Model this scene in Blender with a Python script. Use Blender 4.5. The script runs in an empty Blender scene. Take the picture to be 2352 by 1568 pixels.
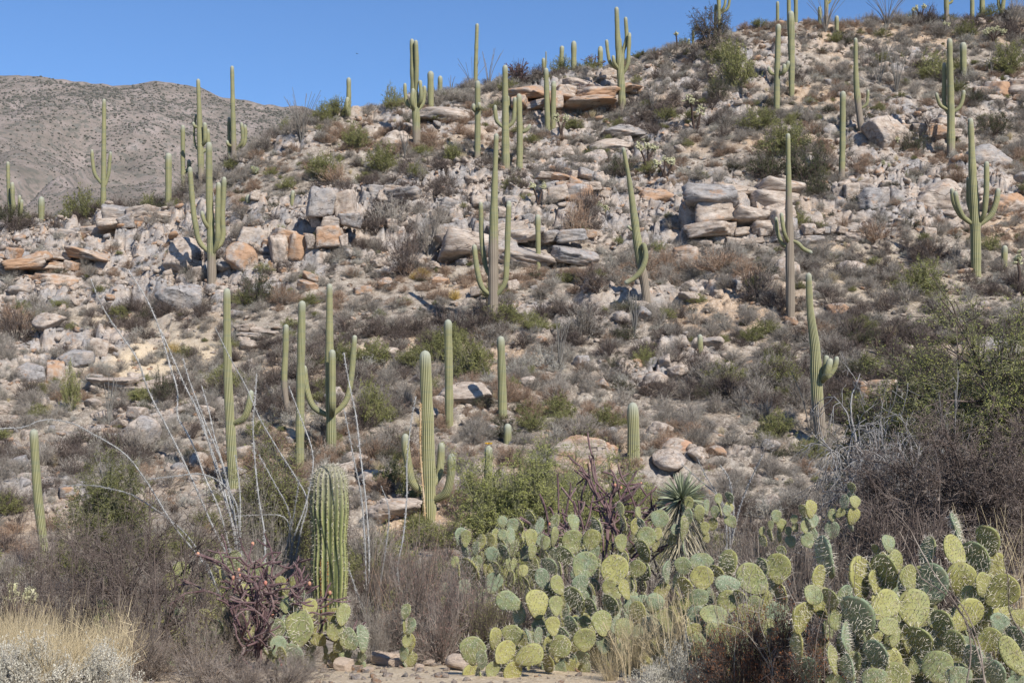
import bpy, math, random
import numpy as np
from mathutils import Vector, Matrix, Euler

SC = bpy.context.scene
COL = SC.collection
rad = math.radians
# ------------------------------------------------------------------ camera
CZ = 1.7
FP = 3231.0                 # focal length in units of a 2352 wide picture
PITCH = math.atan(130.0 / FP)
cam_d = bpy.data.cameras.new("camera")
cam_d.sensor_width = 36.0
cam_d.lens = 36.0 * FP / 2352.0
cam_d.clip_start = 0.1
cam_d.clip_end = 12000.0
cam = bpy.data.objects.new("camera", cam_d)
COL.objects.link(cam)
cam.location = (0, 0, CZ)
cam.rotation_euler = (rad(90) + PITCH, 0, 0)
SC.camera = cam
# ------------------------------------------------------------------ light
SUN_DIR = Vector((0.46, -0.70, 0.70)).normalized()      # towards the sun
sun_el = math.asin(SUN_DIR.z)
sun_az = math.atan2(SUN_DIR.x, SUN_DIR.y)
world = bpy.data.worlds.new("World")
SC.world = world
world.use_nodes = True
wn = world.node_tree
wn.nodes.clear()
wo = wn.nodes.new("ShaderNodeOutputWorld")
bg = wn.nodes.new("ShaderNodeBackground")
sky = wn.nodes.new("ShaderNodeTexSky")
sky.sky_type = 'NISHITA'
sky.sun_disc = False
sky.sun_elevation = sun_el
sky.sun_rotation = sun_az
sky.altitude = 1200
sky.air_density = 1.0
sky.dust_density = 0.15
sky.ozone_density = 10.0
bg.inputs[1].default_value = 0.12
wn.links.new(sky.outputs[0], bg.inputs[0])
wn.links.new(bg.outputs[0], wo.inputs[0])
sun_d = bpy.data.lights.new("sun", 'SUN')
sun_d.energy = 5.0
sun_d.angle = rad(0.5)
sun_d.color = (1.0, 0.955, 0.89)
sun = bpy.data.objects.new("sun", sun_d)
COL.objects.link(sun)
sun.rotation_euler = SUN_DIR.to_track_quat('Z', 'Y').to_euler()
SC.view_settings.view_transform = 'Standard'
SC.view_settings.look = 'None'
SC.view_settings.gamma = 1.0
SC.view_settings.exposure = 0.22
SC.view_settings.use_curve_mapping = False
SC.cycles.max_bounces = 5
SC.cycles.diffuse_bounces = 2
SC.cycles.volume_bounces = 0
SC.cycles.transparent_max_bounces = 4

# ------------------------------------------------------------------ noise
def _h(ix, iy, iz, seed):
    n = (ix.astype(np.int64) * 374761393 + iy.astype(np.int64) * 668265263 + iz * 2147483647 + seed * 974634777) & 0xFFFFFFFF
    n = ((n ^ (n >> 13)) * 1274126177) & 0xFFFFFFFF
    n = ((n ^ (n >> 16)) * 2246822519) & 0xFFFFFFFF
    return ((n ^ (n >> 15)) & 0xFFFFFF) / float(0xFFFFFF)

def vnoise(x, y, seed=0):
    x = np.asarray(x, float); y = np.asarray(y, float)
    ix = np.floor(x); iy = np.floor(y)
    fx = x - ix; fy = y - iy
    fx = fx * fx * (3 - 2 * fx); fy = fy * fy * (3 - 2 * fy)
    a = _h(ix, iy, 0, seed); b = _h(ix + 1, iy, 0, seed)
    c = _h(ix, iy + 1, 0, seed); d = _h(ix + 1, iy + 1, 0, seed)
    return (a + (b - a) * fx) * (1 - fy) + (c + (d - c) * fx) * fy

def fbm(x, y, seed=0, octv=4, gain=0.5):
    s = 0; amp = 1; tot = 0
    for k in range(octv):
        s = s + amp * vnoise(x * 2 ** k + 13.7 * k, y * 2 ** k - 7.3 * k, seed + k)
        tot += amp; amp *= gain
    return s / tot - 0.5

def vnoise3(p, seed=0):
    i = np.floor(p); f = p - i; f = f * f * (3 - 2 * f)
    ix, iy, iz = i[:, 0], i[:, 1], i[:, 2].astype(np.int64)
    def g(a, b, c): return _h(ix + a, iy + b, (iz + c) * 31 + 7, seed)
    x00 = g(0, 0, 0) * (1 - f[:, 0]) + g(1, 0, 0) * f[:, 0]
    x10 = g(0, 1, 0) * (1 - f[:, 0]) + g(1, 1, 0) * f[:, 0]
    x01 = g(0, 0, 1) * (1 - f[:, 0]) + g(1, 0, 1) * f[:, 0]
    x11 = g(0, 1, 1) * (1 - f[:, 0]) + g(1, 1, 1) * f[:, 0]
    y0 = x00 * (1 - f[:, 1]) + x10 * f[:, 1]
    y1 = x01 * (1 - f[:, 1]) + x11 * f[:, 1]
    return y0 * (1 - f[:, 2]) + y1 * f[:, 2]

def fbm3(p, seed=0, octv=4):
    s = 0; amp = 1; tot = 0
    for k in range(octv):
        s = s + amp * vnoise3(p * 2 ** k + 11.3 * k, seed + k); tot += amp; amp *= 0.5
    return s / tot - 0.5

def voronoi(x, y, seed=0, jit=0.9):
    ix = np.floor(x); iy = np.floor(y)
    f1 = np.full(x.shape, 9.0); f2 = np.full(x.shape, 9.0); cid = np.zeros(x.shape)
    for dx in (-1, 0, 1):
        for dy in (-1, 0, 1):
            cx = ix + dx; cy = iy + dy
            px = cx + 0.5 + jit * (_h(cx, cy, 0, seed) - 0.5)
            py = cy + 0.5 + jit * (_h(cx, cy, 0, seed + 91) - 0.5)
            d = np.hypot(px - x, py - y)
            near = d < f1
            f2 = np.where(near, f1, np.minimum(f2, d))
            cid = np.where(near, _h(cx, cy, 0, seed + 37), cid)
            f1 = np.where(near, d, f1)
    return f1, f2, cid

def sstep(a, b, x):
    t = np.clip((x - a) / (b - a), 0, 1)
    return t * t * (3 - 2 * t)

# ------------------------------------------------------------------ picture <-> place
CP, SP = math.cos(PITCH), math.sin(PITCH)
def ray(px, py):
    u = (px - 1176.0) / FP; v = (784.0 - py) / FP
    return np.array([u, CP - v * SP, SP + v * CP])
def W(px, py, depth):
    d = ray(px, py); s = depth / d[1]
    return np.array([d[0] * s, depth, CZ + d[2] * s])
def proj(x, y, z):
    z = z - CZ
    f = y * CP + z * SP; v = -y * SP + z * CP
    return 1176 + FP * x / f, 784 - FP * v / f

# ------------------------------------------------------------------ shape of the hill
RX = [-1200, -600, -200, 0, 60, 150, 300, 420, 520, 620, 700, 800, 870, 930, 1000, 1100, 1200, 1300, 1400, 1500, 1600, 1700, 1800, 2000, 2200, 2352, 2600, 3200, 4000]
RY = [760, 640, 545, 528, 520, 512, 486, 440, 388, 330, 290, 268, 262, 238, 222, 196, 184, 172, 152, 118, 92, 66, 48, 52, 44, 34, 10, -30, -30]
FY = [-10, 0, 5, 8, 11, 13, 16, 20, 25, 35, 40, 43]
FZ = [-1.6, -1.6, -1.7, -1.95, -2.28, -2.52, -2.95, -3.35, -3.85, -4.4, -4.25, -3.85]
OUT = []      # rocky outcrops: x, y, rx, ry, strength (filled below)
def ridge(px):
    row = np.interp(px, RX, RY)
    dist = np.interp(px, [-1200, 0, 600, 1200, 2352, 4000], [80, 88, 92, 98, 106, 110])
    return row, dist
def base_h(x, y):
    ys = np.maximum(y, 4.0)
    px = np.clip(1176 + FP * x / ys, -1200, 4000)
    row, dr = ridge(px)
    s = np.clip((y - 43) / (dr - 43), 0, 1.0)
    r = 1207 - (1207 - row) * (0.72 * s ** 0.80 + 0.28 * s)
    zh = y * (914 - r) / FP
    zf = np.interp(y, FY, FZ)
    z = np.where(y < 43, zf, zh)
    over = np.maximum(y - dr, 0)
    zr = dr * (914 - row) / FP
    z = np.where(over > 0, zr + 0.10 * over - 0.016 * over ** 2, z)
    z = np.where(over > 26, zr + 2.6 - 0.016 * 676 - 0.73 * (over - 26), z)
    return np.maximum(z, -30.0)
def rockmask(x, y):
    m = 1.9 * (fbm(x / 7.0, y / 4.5, 5, 3) + 0.02)
    for (ox, oy, rx, ry, k) in OUT:
        q = ((x - ox) / rx) ** 2 + ((y - oy) / ry) ** 2
        m = m + k * np.exp(-q * 1.2)
    return np.clip(m, 0, 1)
def H(x, y, detail=True):
    x = np.asarray(x, float); y = np.asarray(y, float)
    z = base_h(x, y)
    hill = sstep(38, 50, y) * (0.35 + 0.65 * sstep(0, 12, np.abs(y - 93)))
    z = z + CZ + 2.4 * fbm(x / 13, y / 13, 1, 3) * hill + 0.35 * fbm(x / 3.1, y / 3.1, 2, 4) * (0.25 + 0.75 * hill)
    if detail:
        m = rockmask(x, y) * sstep(40, 47, y)
        wx = x + 0.5 * fbm(x / 1.3, y / 1.3, 9, 2); wy = y + 0.5 * fbm(x / 1.3, y / 1.3, 10, 2)
        f1, f2, c = voronoi(wx / 1.9, wy / 1.5, 21)
        blk = (c - 0.35) * 0.95 - 0.75 * (1 - sstep(0.0, 0.16, f2 - f1))
        f1, f2, c = voronoi(wx / 0.62, wy / 0.5, 22)
        blk = blk + (c - 0.4) * 0.34 - 0.34 * (1 - sstep(0.0, 0.2, f2 - f1))
        f1, f2, c = voronoi(wx / 0.27, wy / 0.24, 24)
        blk = blk + (c - 0.4) * 0.13 - 0.08 * (1 - sstep(0.0, 0.2, f2 - f1))
        t = z / 1.25 + 0.9 * fbm(x / 4.5, y / 6.0, 27, 3) * 2
        fr = t - np.floor(t)
        z = z + m * 1.25 * (sstep(0.0, 0.30, fr) - fr) * 0.75
        z = z + m * blk
        f1, f2, c = voronoi(wx / 0.33, wy / 0.33, 23)
        z = z + (c - 0.5) * 0.09 * sstep(36, 46, y) * (1 - m) * (c > 0.55)
        z = z + 0.05 * fbm(x / 0.35, y / 0.35, 3, 3)
    return z
def ground_at(px, py, lo=5.0):
    d = ray(px, py)
    ys = np.arange(lo, 122.0, 0.12)
    s = ys / d[1]
    xs = d[0] * s; zs = CZ + d[2] * s
    hs = H(xs, ys, False)
    k = np.nonzero(zs < hs)[0]
    if len(k) == 0:
        _, dr = ridge(px)
        y = float(dr) + 1.5; x = d[0] * y / d[1]
        return np.array([x, y, float(H(x, y, False))])
    y = ys[k[0]]; x = d[0] * y / d[1]
    return np.array([x, y, float(H(x, y))])

for (px, py, rx, ry, k) in [(200, 600, 9, 7, 1.1), (100, 820, 5, 3, 0.8), (330, 690, 3, 2, .6), (660, 560, 4.2, 4.5, 1.2), (1130, 520, 4.6, 5, 1.2), (900, 640, 2.5, 2, .4),
                            (1650, 490, 5, 6, 1.2), (1330, 470, 4, 2.5, .7), (2200, 430, 5.5, 5, 1.0), (2300, 215, 3.2, 2, 1.3), (1300, 225, 5, 3, 1.0), (2050, 300, 5, 3, .7),
                            (1000, 430, 4, 2.4, .7), (1000, 290, 4, 2, .6), (1960, 560, 3, 2, .5), (1650, 260, 3, 2, .5), (760, 470, 3, 2, .5)]:
    g = ground_at(px, py)
    OUT.append((g[0], g[1], rx, ry, k))

# ------------------------------------------------------------------ mesh building
class MB:
    """collects vertices, quads and triangles with a material slot and named point attributes"""
    def __init__(self, attrs=()):
        self.v = []; self.q = []; self.t = []; self.qm = []; self.tm = []; self.n = 0
        self.at = {a: [] for a in attrs}
    def add(self, v, q=None, t=None, m=0, **at):
        v = np.asarray(v, float).reshape(-1, 3)
        self.v.append(v)
        if q is not None and len(q):
            q = np.asarray(q, int); self.q.append(q + self.n); self.qm.append(np.full(len(q), m))
        if t is not None and len(t):
            t = np.asarray(t, int); self.t.append(t + self.n); self.tm.append(np.full(len(t), m))
        for k in self.at:
            a = at.get(k, 0.0)
            self.at[k].append(np.broadcast_to(np.asarray(a, float), (len(v),)))
        self.n += len(v)
    def build(self, name, mats, smooth=True):
        me = bpy.data.meshes.new(name)
        v = np.concatenate(self.v)
        q = np.concatenate(self.q) if self.q else np.zeros((0, 4), int)
        t = np.concatenate(self.t) if self.t else np.zeros((0, 3), int)
        me.vertices.add(len(v)); me.vertices.foreach_set("co", v.astype(np.float32).ravel())
        nl = len(q) * 4 + len(t) * 3
        me.loops.add(nl)
        me.loops.foreach_set("vertex_index", np.concatenate([q.ravel(), t.ravel()]).astype(np.int32))
        me.polygons.add(len(q) + len(t))
        st = np.concatenate([np.arange(len(q)) * 4, len(q) * 4 + np.arange(len(t)) * 3]).astype(np.int32)
        me.polygons.foreach_set("loop_start", st)
        mi = np.concatenate(self.qm + self.tm) if (self.qm or self.tm) else np.zeros(0)
        me.polygons.foreach_set("material_index", mi.astype(np.int32))
        for k, a in self.at.items():
            la = me.attributes.new(k, 'FLOAT', 'POINT')
            la.data.foreach_set("value", np.concatenate(a).astype(np.float32))
        me.update(calc_edges=True)
        if smooth: me.polygons.foreach_set("use_smooth", np.ones(len(q) + len(t), bool))
        for m in (mats if isinstance(mats, (list, tuple)) else [mats]): me.materials.append(m)
        return me

def link(name, me, parent=None, **props):
    o = bpy.data.objects.new(name, me)
    COL.objects.link(o)
    if parent is not None: o.parent = parent
    for k, v in props.items():
        if v is not None: o[k] = v
    return o
def empty(name, loc, label, cat, group=None):
    o = bpy.data.objects.new(name, None)
    COL.objects.link(o); o.location = loc; o.empty_display_size = 0.2
    o["label"] = label; o["category"] = cat
    if group: o["group"] = group
    return o

def unit(a):
    return a / np.maximum(np.linalg.norm(a, axis=-1, keepdims=True), 1e-9)
def frames(p):
    p = np.asarray(p, float)
    t = unit(np.gradient(p, axis=0))
    ref = np.array([0.0, 1.0, 0.0]) if abs(t[:, 1]).mean() < 0.8 else np.array([1.0, 0, 0])
    u = unit(np.cross(ref, t)); w = np.cross(t, u)
    return t, u, w
def catmull(p, n):
    p = np.asarray(p, float)
    if len(p) == 2: return p[0] + np.linspace(0, 1, n)[:, None] * (p[1] - p[0])
    L = np.r_[0, np.cumsum(np.linalg.norm(np.diff(p, axis=0), axis=1))]
    s = np.linspace(0, L[-1], n)
    k = np.clip(np.searchsorted(L, s, side='right') - 1, 0, len(p) - 2)
    t = ((s - L[k]) / (L[k + 1] - L[k]))[:, None]
    m = np.gradient(p, L, axis=0)
    h = (L[k + 1] - L[k])[:, None]
    return (2 * t ** 3 - 3 * t ** 2 + 1) * p[k] + (t ** 3 - 2 * t ** 2 + t) * h * m[k] + (-2 * t ** 3 + 3 * t ** 2) * p[k + 1] + (t ** 3 - t ** 2) * h * m[k + 1]
def tube(mb, p, r, sides=5, m=0, **at):
    p = np.asarray(p, float); r = np.broadcast_to(np.asarray(r, float), (len(p),))
    t, u, w = frames(p)
    a = np.arange(sides) * 2 * math.pi / sides
    v = p[:, None, :] + r[:, None, None] * (np.cos(a)[None, :, None] * u[:, None, :] + np.sin(a)[None, :, None] * w[:, None, :])
    n = len(p)
    i = np.arange(n - 1)[:, None] * sides; j = np.arange(sides)[None, :]; j2 = (j + 1) % sides
    q = np.stack([i + j, i + j2, i + sides + j2, i + sides + j], -1).reshape(-1, 4)
    mb.add(v, q=q, m=m, **at)
def ribbons(mb, pts, w0, w1, rng, m=0, **at):
    """pts: (N, K, 3) many thin strips"""
    pts = np.asarray(pts, float); N, K = pts.shape[:2]
    d = unit(pts[:, -1] - pts[:, 0])
    side = unit(np.cross(d, rng.normal(size=(N, 3))))
    ws = np.linspace(0, 1, K)[None, :, None]
    w = (np.asarray(w0).reshape(-1, 1, 1) * (1 - ws) + np.asarray(w1).reshape(-1, 1, 1) * ws) * 0.5
    a = pts - side[:, None, :] * w; b = pts + side[:, None, :] * w
    v = np.stack([a, b], 2).reshape(-1, 3)
    base = np.arange(N)[:, None] * K * 2 + np.arange(K - 1)[None, :] * 2
    q = np.stack([base, base + 1, base + 3, base + 2], -1).reshape(-1, 4)
    mb.add(v, q=q, m=m, **at)
def leaves(mb, pos, dirs, ln, wd, rng, m=0, **at):
    """small diamond leaves"""
    N = len(pos)
    d = unit(dirs); s = unit(np.cross(d, rng.normal(size=(N, 3))))
    ln = np.broadcast_to(ln, (N,))[:, None]; wd = np.broadcast_to(wd, (N,))[:, None]
    a = pos; b = pos + d * ln * 0.5 + s * wd * 0.5; c = pos + d * ln; e = pos + d * ln * 0.5 - s * wd * 0.5
    v = np.stack([a, b, c, e], 1).reshape(-1, 3)
    q = np.arange(N * 4).reshape(N, 4)
    mb.add(v, q=q, m=m, **at)

# ------------------------------------------------------------------ materials
def rgba(c): return (c[0], c[1], c[2], 1.0)
class NT:
    def __init__(self, name, rough=0.85, spec=0.2):
        self.m = bpy.data.materials.new(name); self.m.use_nodes = True
        self.t = self.m.node_tree; self.n = self.t.nodes; self.l = self.t.links
        self.b = self.n["Principled BSDF"]
        self.b.inputs["Roughness"].default_value = rough
        self.b.inputs["Specular IOR Level"].default_value = spec
    def link(self, a, b): self.l.new(a, b)
    def new(self, t, **kw):
        n = self.n.new(t)
        for k, v in kw.items(): setattr(n, k, v)
        return n
    def coords(self, kind="Object", scale=(1, 1, 1), offset_random=True):
        tc = self.new("ShaderNodeTexCoord"); mp = self.new("ShaderNodeMapping")
        mp.inputs["Scale"].default_value = scale
        self.link(tc.outputs[kind], mp.inputs[0])
        if offset_random:
            oi = self.new("ShaderNodeObjectInfo"); mu = self.new("ShaderNodeMath", operation='MULTIPLY'); mu.inputs[1].default_value = 37.0
            self.link(oi.outputs["Random"], mu.inputs[0]); self.link(mu.outputs[0], mp.inputs["Location"])
        return mp.outputs[0]
    def noise(self, co, scale, detail=4, rough=0.6):
        n = self.new("ShaderNodeTexNoise"); n.inputs["Scale"].default_value = scale
        n.inputs["Detail"].default_value = detail; n.inputs["Roughness"].default_value = rough
        if co is not None: self.link(co, n.inputs["Vector"])
        return n.outputs[0]
    def ramp(self, fac, stops, const=False):
        r = self.new("ShaderNodeValToRGB")
        el = r.color_ramp.elements
        while len(el) < len(stops): el.new(0.5)
        for e, (p, c) in zip(el, stops):
            e.position = p; e.color = rgba(c) if not np.isscalar(c) else (c, c, c, 1)
        if const: r.color_ramp.interpolation = 'CONSTANT'
        self.link(fac, r.inputs[0]); return r.outputs[0]
    def mix(self, fac, a, b, mode='MIX'):
        x = self.new("ShaderNodeMix", data_type='RGBA', blend_type=mode)
        for s, v in ((x.inputs[0], fac), (x.inputs[6], a), (x.inputs[7], b)):
            if hasattr(v, "is_linked"): self.link(v, s)
            elif np.isscalar(v): s.default_value = v
            else: s.default_value = rgba(v)
        return x.outputs[2]
    def math(self, op, a, b=0.0, clamp=False):
        x = self.new("ShaderNodeMath", operation=op); x.use_clamp = clamp
        for s, v in ((x.inputs[0], a), (x.inputs[1], b)):
            if hasattr(v, "is_linked"): self.link(v, s)
            else: s.default_value = v
        return x.outputs[0]
    def attr(self, name):
        a = self.new("ShaderNodeAttribute"); a.attribute_name = name; return a.outputs["Fac"]
    def rand(self):
        return self.new("ShaderNodeObjectInfo").outputs["Random"]
    def bump(self, h, strength=0.5, dist=0.02):
        b = self.new("ShaderNodeBump"); b.inputs["Strength"].default_value = strength; b.inputs["Distance"].default_value = dist
        self.link(h, b.inputs["Height"]); self.link(b.outputs[0], self.b.inputs["Normal"])
    def color(self, c):
        if hasattr(c, "is_linked"): self.link(c, self.b.inputs["Base Color"])
        else: self.b.inputs["Base Color"].default_value = rgba(c)
        return self.m

def twig_mat(name, cols, rough=0.9, spec=0.1, noise_scale=3.0, vary=0.35, trans=0.0):
    """stems and small leaves: colour wanders over the plant and from plant to plant"""
    k = NT(name, rough, spec)
    co = k.coords("Object")
    f = k.noise(co, noise_scale, 3, 0.7)
    n = len(cols)
    c = k.ramp(f, [(0.3 + 0.4 * i / max(n - 1, 1), cols[i]) for i in range(n)])
    r = k.rand()
    v = k.math('ADD', k.math('MULTIPLY', r, vary), 1 - vary * 0.5)
    hs = k.new("ShaderNodeHueSaturation"); k.link(c, hs.inputs["Color"]); k.link(v, hs.inputs["Value"])
    out = hs.outputs[0]
    k.color(out)
    return k.m

def rock_nodes(k, co, rnd=None):
    """weathered banded gneiss"""
    big = k.noise(co, 0.9, 5, 0.62)
    tan = k.ramp(k.noise(co, 3.2, 6, 0.7), [(0.28, (0.26, 0.195, 0.15)), (0.5, (0.44, 0.36, 0.29)), (0.74, (0.63, 0.56, 0.485))])
    grey = k.ramp(k.noise(co, 4.5, 6, 0.75), [(0.3, (0.165, 0.153, 0.145)), (0.55, (0.35, 0.325, 0.305)), (0.76, (0.54, 0.51, 0.475))])
    f = big
    if rnd is not None: f = k.math('ADD', big, k.math('MULTIPLY', k.math('SUBTRACT', rnd, 0.5), 0.42))
    c = k.mix(k.ramp(f, [(0.40, 0.0), (0.60, 1.0)]), tan, grey)
    rust = k.ramp(k.noise(co, 1.7, 5, 0.7), [(0.58, 0.0), (0.70, 0.75)])
    c = k.mix(rust, c, (0.42, 0.235, 0.125))
    mp = k.new("ShaderNodeMapping"); mp.inputs["Scale"].default_value = (1.2, 1.2, 6.5); mp.inputs["Rotation"].default_value = (0.35, 0.2, 0)
    k.link(co, mp.inputs[0])
    st = k.noise(mp.outputs[0], 2.2, 6, 0.7)
    c = k.mix(k.ramp(st, [(0.33, 0.7), (0.45, 0.0)]), c, (0.13, 0.115, 0.105))
    ve = k.new('ShaderNodeTexVoronoi'); ve.feature = 'DISTANCE_TO_EDGE'; ve.inputs['Scale'].default_value = 1.5
    wrp = None; m2 = k.new('ShaderNodeMapping'); m2.inputs['Scale'].default_value = (1, 1, 1.9); m2.inputs['Rotation'].default_value = (0.5, 0.3, 0.2); k.link(co, m2.inputs[0]); nz = k.new('ShaderNodeTexNoise'); nz.inputs['Scale'].default_value = 2.2; k.link(co, nz.inputs['Vector']); wrp = k.mix(0.35, m2.outputs[0], nz.outputs[1], 'LINEAR_LIGHT'); k.link(wrp, ve.inputs['Vector'])
    cm = k.math('MULTIPLY', k.ramp(ve.outputs[0], [(0.012, 0.8), (0.035, 0.0)]), k.ramp(k.noise(co, 1.3, 3, .6), [(0.5, 0.0), (0.6, 1.0)]))
    c = k.mix(cm, c, (0.085, 0.07, 0.06))
    hgt = k.math('ADD', k.math('MULTIPLY', st, 1.0), k.math('ADD', k.math('MULTIPLY', k.noise(co, 14, 5, 0.7), 0.4), k.math('MULTIPLY', cm, -0.8)))
    return c, hgt
kt = NT("hillside_ground", 0.95, 0.1)
_co = kt.coords("Object", offset_random=False)
rc, rh = rock_nodes(kt, _co)
soil = kt.ramp(kt.noise(_co, 1.6, 7, 0.75), [(0.32, (0.12, 0.10, 0.08)), (0.47, (0.25, 0.21, 0.17)), (0.60, (0.38, 0.33, 0.27)), (0.73, (0.56, 0.505, 0.43))])
soil = kt.mix(kt.ramp(kt.noise(_co, 0.16, 3, 0.5), [(0.5, 0.0), (0.64, 0.5)]), soil, (0.55, 0.38, 0.24))
vor = kt.new("ShaderNodeTexVoronoi"); vor.inputs["Scale"].default_value = 9.0
kt.link(_co, vor.inputs["Vector"])
soil = kt.mix(kt.ramp(vor.outputs["Distance"], [(0.18, 0.45), (0.34, 0.0)]), soil, (0.66, 0.59, 0.51))
vor2 = kt.new("ShaderNodeTexVoronoi"); vor2.inputs["Scale"].default_value = 30.0
kt.link(_co, vor2.inputs["Vector"])
_bw = kt.new("ShaderNodeRGBToBW"); kt.link(vor2.outputs["Color"], _bw.inputs[0])
soil = kt.mix(0.45, soil, kt.ramp(_bw.outputs[0], [(0.2, (0.25, 0.24, 0.23)), (0.8, (0.78, 0.75, 0.70))]), 'SOFT_LIGHT')
rk = kt.ramp(kt.attr("rock"), [(0.25, 0.0), (0.55, 1.0)])
hgt = kt.math('ADD', kt.math('MULTIPLY', kt.math('MULTIPLY', rh, rk), 0.8), kt.math('ADD', kt.math('MULTIPLY', vor2.outputs["Distance"], -0.35), kt.math('MULTIPLY', kt.noise(_co, 18, 6, 0.8), 0.6)))
kt.bump(hgt, 0.8, 0.035)
soil = kt.mix(kt.math("MULTIPLY", kt.attr("sand"), 0.9), soil, kt.ramp(kt.noise(_co, 22, 6, 0.8), [(0.33, (0.36, 0.265, 0.165)), (0.5, (0.60, 0.475, 0.32)), (0.68, (0.78, 0.69, 0.54))]))
M_GROUND = kt.color(kt.mix(kt.ramp(kt.attr("rock"), [(0.25, 0.0), (0.55, 1.0)]), soil, rc))

# ---- hillside and foreground: one sheet, finest where the hill shows
yr = np.concatenate([np.linspace(-6, 3, 8)[:-1], 3 * (41 / 3.0) ** np.linspace(0, 1, 190)[:-1], np.linspace(41, 112, 660)[:-1], np.linspace(112, 170, 60)])
ac = np.concatenate([np.linspace(-1.3, -0.45, 60)[:-1], np.linspace(-0.45, 0.45, 860), np.linspace(0.45, 1.3, 60)[1:]])
Y, A = np.meshgrid(yr, ac, indexing='ij')
X = A * np.maximum(Y, 3.0 + 0 * Y) + A * 8 * sstep(3, -6, Y)
Z = H(X, Y)
RM = rockmask(X, Y) * sstep(40, 47, Y)
nr, nc = Y.shape
i = np.arange(nr - 1)[:, None] * nc; j = np.arange(nc - 1)[None, :]
Q = np.stack([i + j, i + j + 1, i + nc + j + 1, i + nc + j], -1).reshape(-1, 4)
SAND = 1 - sstep(13, 19, Y)
for _px, _py, _r in ((230, 830, 3.5), (330, 720, 3.0), (430, 830, 2.5), (690, 960, 2.0), (860, 830, 2.0), (2040, 640, 3.0)):
    _g = ground_at(_px, _py); SAND = SAND + np.exp(-((X - _g[0]) ** 2 + (Y - _g[1]) ** 2) / _r ** 2) * 0.9
mb = MB(("rock", "sand")); mb.add(np.stack([X, Y, Z], -1), q=Q, rock=RM.ravel(), sand=np.clip(SAND, 0, 1).ravel())
link("ground", mb.build("ground", M_GROUND), kind="structure")

# ---- the country beyond: plain and mountain, one sheet to the horizon
km = NT("mountain_slope", 0.95, 0.05)
_c = km.coords("Object", offset_random=False)
a_ = km.ramp(km.noise(_c, 0.012, 8, 0.72), [(0.34, (0.15, 0.13, 0.105)), (0.5, (0.225, 0.185, 0.155)), (0.66, (0.31, 0.255, 0.225))])
b_ = km.ramp(km.noise(_c, 0.05, 5, 0.75), [(0.55, 0.0), (0.68, 0.7)])
a_ = km.mix(b_, a_, (0.42, 0.36, 0.325))
b2 = km.ramp(km.noise(_c, 0.10, 3, 0.6), [(0.50, 0.0), (0.60, 0.7)])
a_ = km.mix(b2, a_, (0.10, 0.10, 0.08))
M_MOUNT = km.color(a_)
MRX = [-3000, -1500, -600, -200, 0, 100, 200, 270, 350, 400, 500, 600, 700, 800, 1000, 1300, 2000, 3500]
MRY = [330, 220, 150, 150, 162, 171, 182, 183, 180, 192, 213, 228, 243, 275, 350, 450, 600, 700]
def mount(x, y):
    px = 1176 + FP * x / np.maximum(y, 1)
    row = np.interp(px, MRX, MRY)
    zr = 2650 * (914 - row) / FP
    wob = fbm(x / 420, y / 420, 51, 4)
    g = 1 - 2 * np.abs(fbm(x / 330 + 0.4 * wob, y / 900, 52, 4)) * 2
    s = np.clip((y - 500) / (2650 - 500), 0, 1)
    prof = 0.85 * s ** 1.25 + 0.15 * s ** 3
    z = zr * prof + (80 * wob + 110 * (g - 0.6)) * np.sin(math.pi * np.clip(s, 0, 1)) + 26 * fbm(x / 75, y / 75, 53, 4) * np.minimum(s * 3, 1)
    back = np.maximum(y - 2650, 0)
    z = np.where(back > 0, zr - 0.35 * back, z)
    return np.maximum(z, 0) - 30 * (1 - sstep(300, 900, y)) + CZ
yr = np.concatenate([np.linspace(-4000, 100, 24)[:-1], np.linspace(100, 900, 40)[:-1], np.linspace(900, 2650, 330)[:-1], np.linspace(2650, 5200, 40)])
ac = np.concatenate([np.linspace(-1.6, -0.5, 70)[:-1], np.linspace(-0.5, -0.05, 330)[:-1], np.linspace(-0.05, 1.6, 100)])
Y, A = np.meshgrid(yr, ac, indexing='ij')
X = A * np.maximum(Y, 3000 - np.clip(Y, 0, 3000))
X = np.where(Y > 900, A * Y, A * (np.clip(900 - Y, 0, 4900) * 0.5 + 900))
Z = mount(X, np.maximum(Y, 1.0))
Z = np.where(Y < 200, -28.4 - 1.0, Z)
nr, nc = Y.shape
i = np.arange(nr - 1)[:, None] * nc; j = np.arange(nc - 1)[None, :]
Q = np.stack([i + j, i + j + 1, i + nc + j + 1, i + nc + j], -1).reshape(-1, 4)
mb = MB(); mb.add(np.stack([X, Y, Z - 1.2], -1), q=Q)
link("mountain", mb.build("mountain", M_MOUNT), kind="structure")

# ------------------------------------------------------------------ saguaros
ks = NT("saguaro_skin", 0.62, 0.25)
_c = ks.coords("Object", scale=(1, 1, 0.5))
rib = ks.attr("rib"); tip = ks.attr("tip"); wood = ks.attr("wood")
g1 = ks.ramp(ks.noise(_c, 1.1, 3, 0.6), [(0.35, (0.19, 0.19, 0.078)), (0.65, (0.285, 0.268, 0.11))])
bandc = ks.coords("Object", scale=(0.2, 0.2, 6.0))
g1 = ks.mix(ks.ramp(ks.noise(bandc, 1.3, 2, 0.5), [(0.48, 0.0), (0.64, 0.55)]), g1, (0.15, 0.175, 0.105))
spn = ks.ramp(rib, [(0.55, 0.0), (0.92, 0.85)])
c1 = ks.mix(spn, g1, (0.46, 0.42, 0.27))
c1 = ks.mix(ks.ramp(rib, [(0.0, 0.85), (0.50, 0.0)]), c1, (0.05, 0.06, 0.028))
wd = ks.mix(spn, (0.20, 0.155, 0.12), (0.40, 0.34, 0.27))
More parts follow.
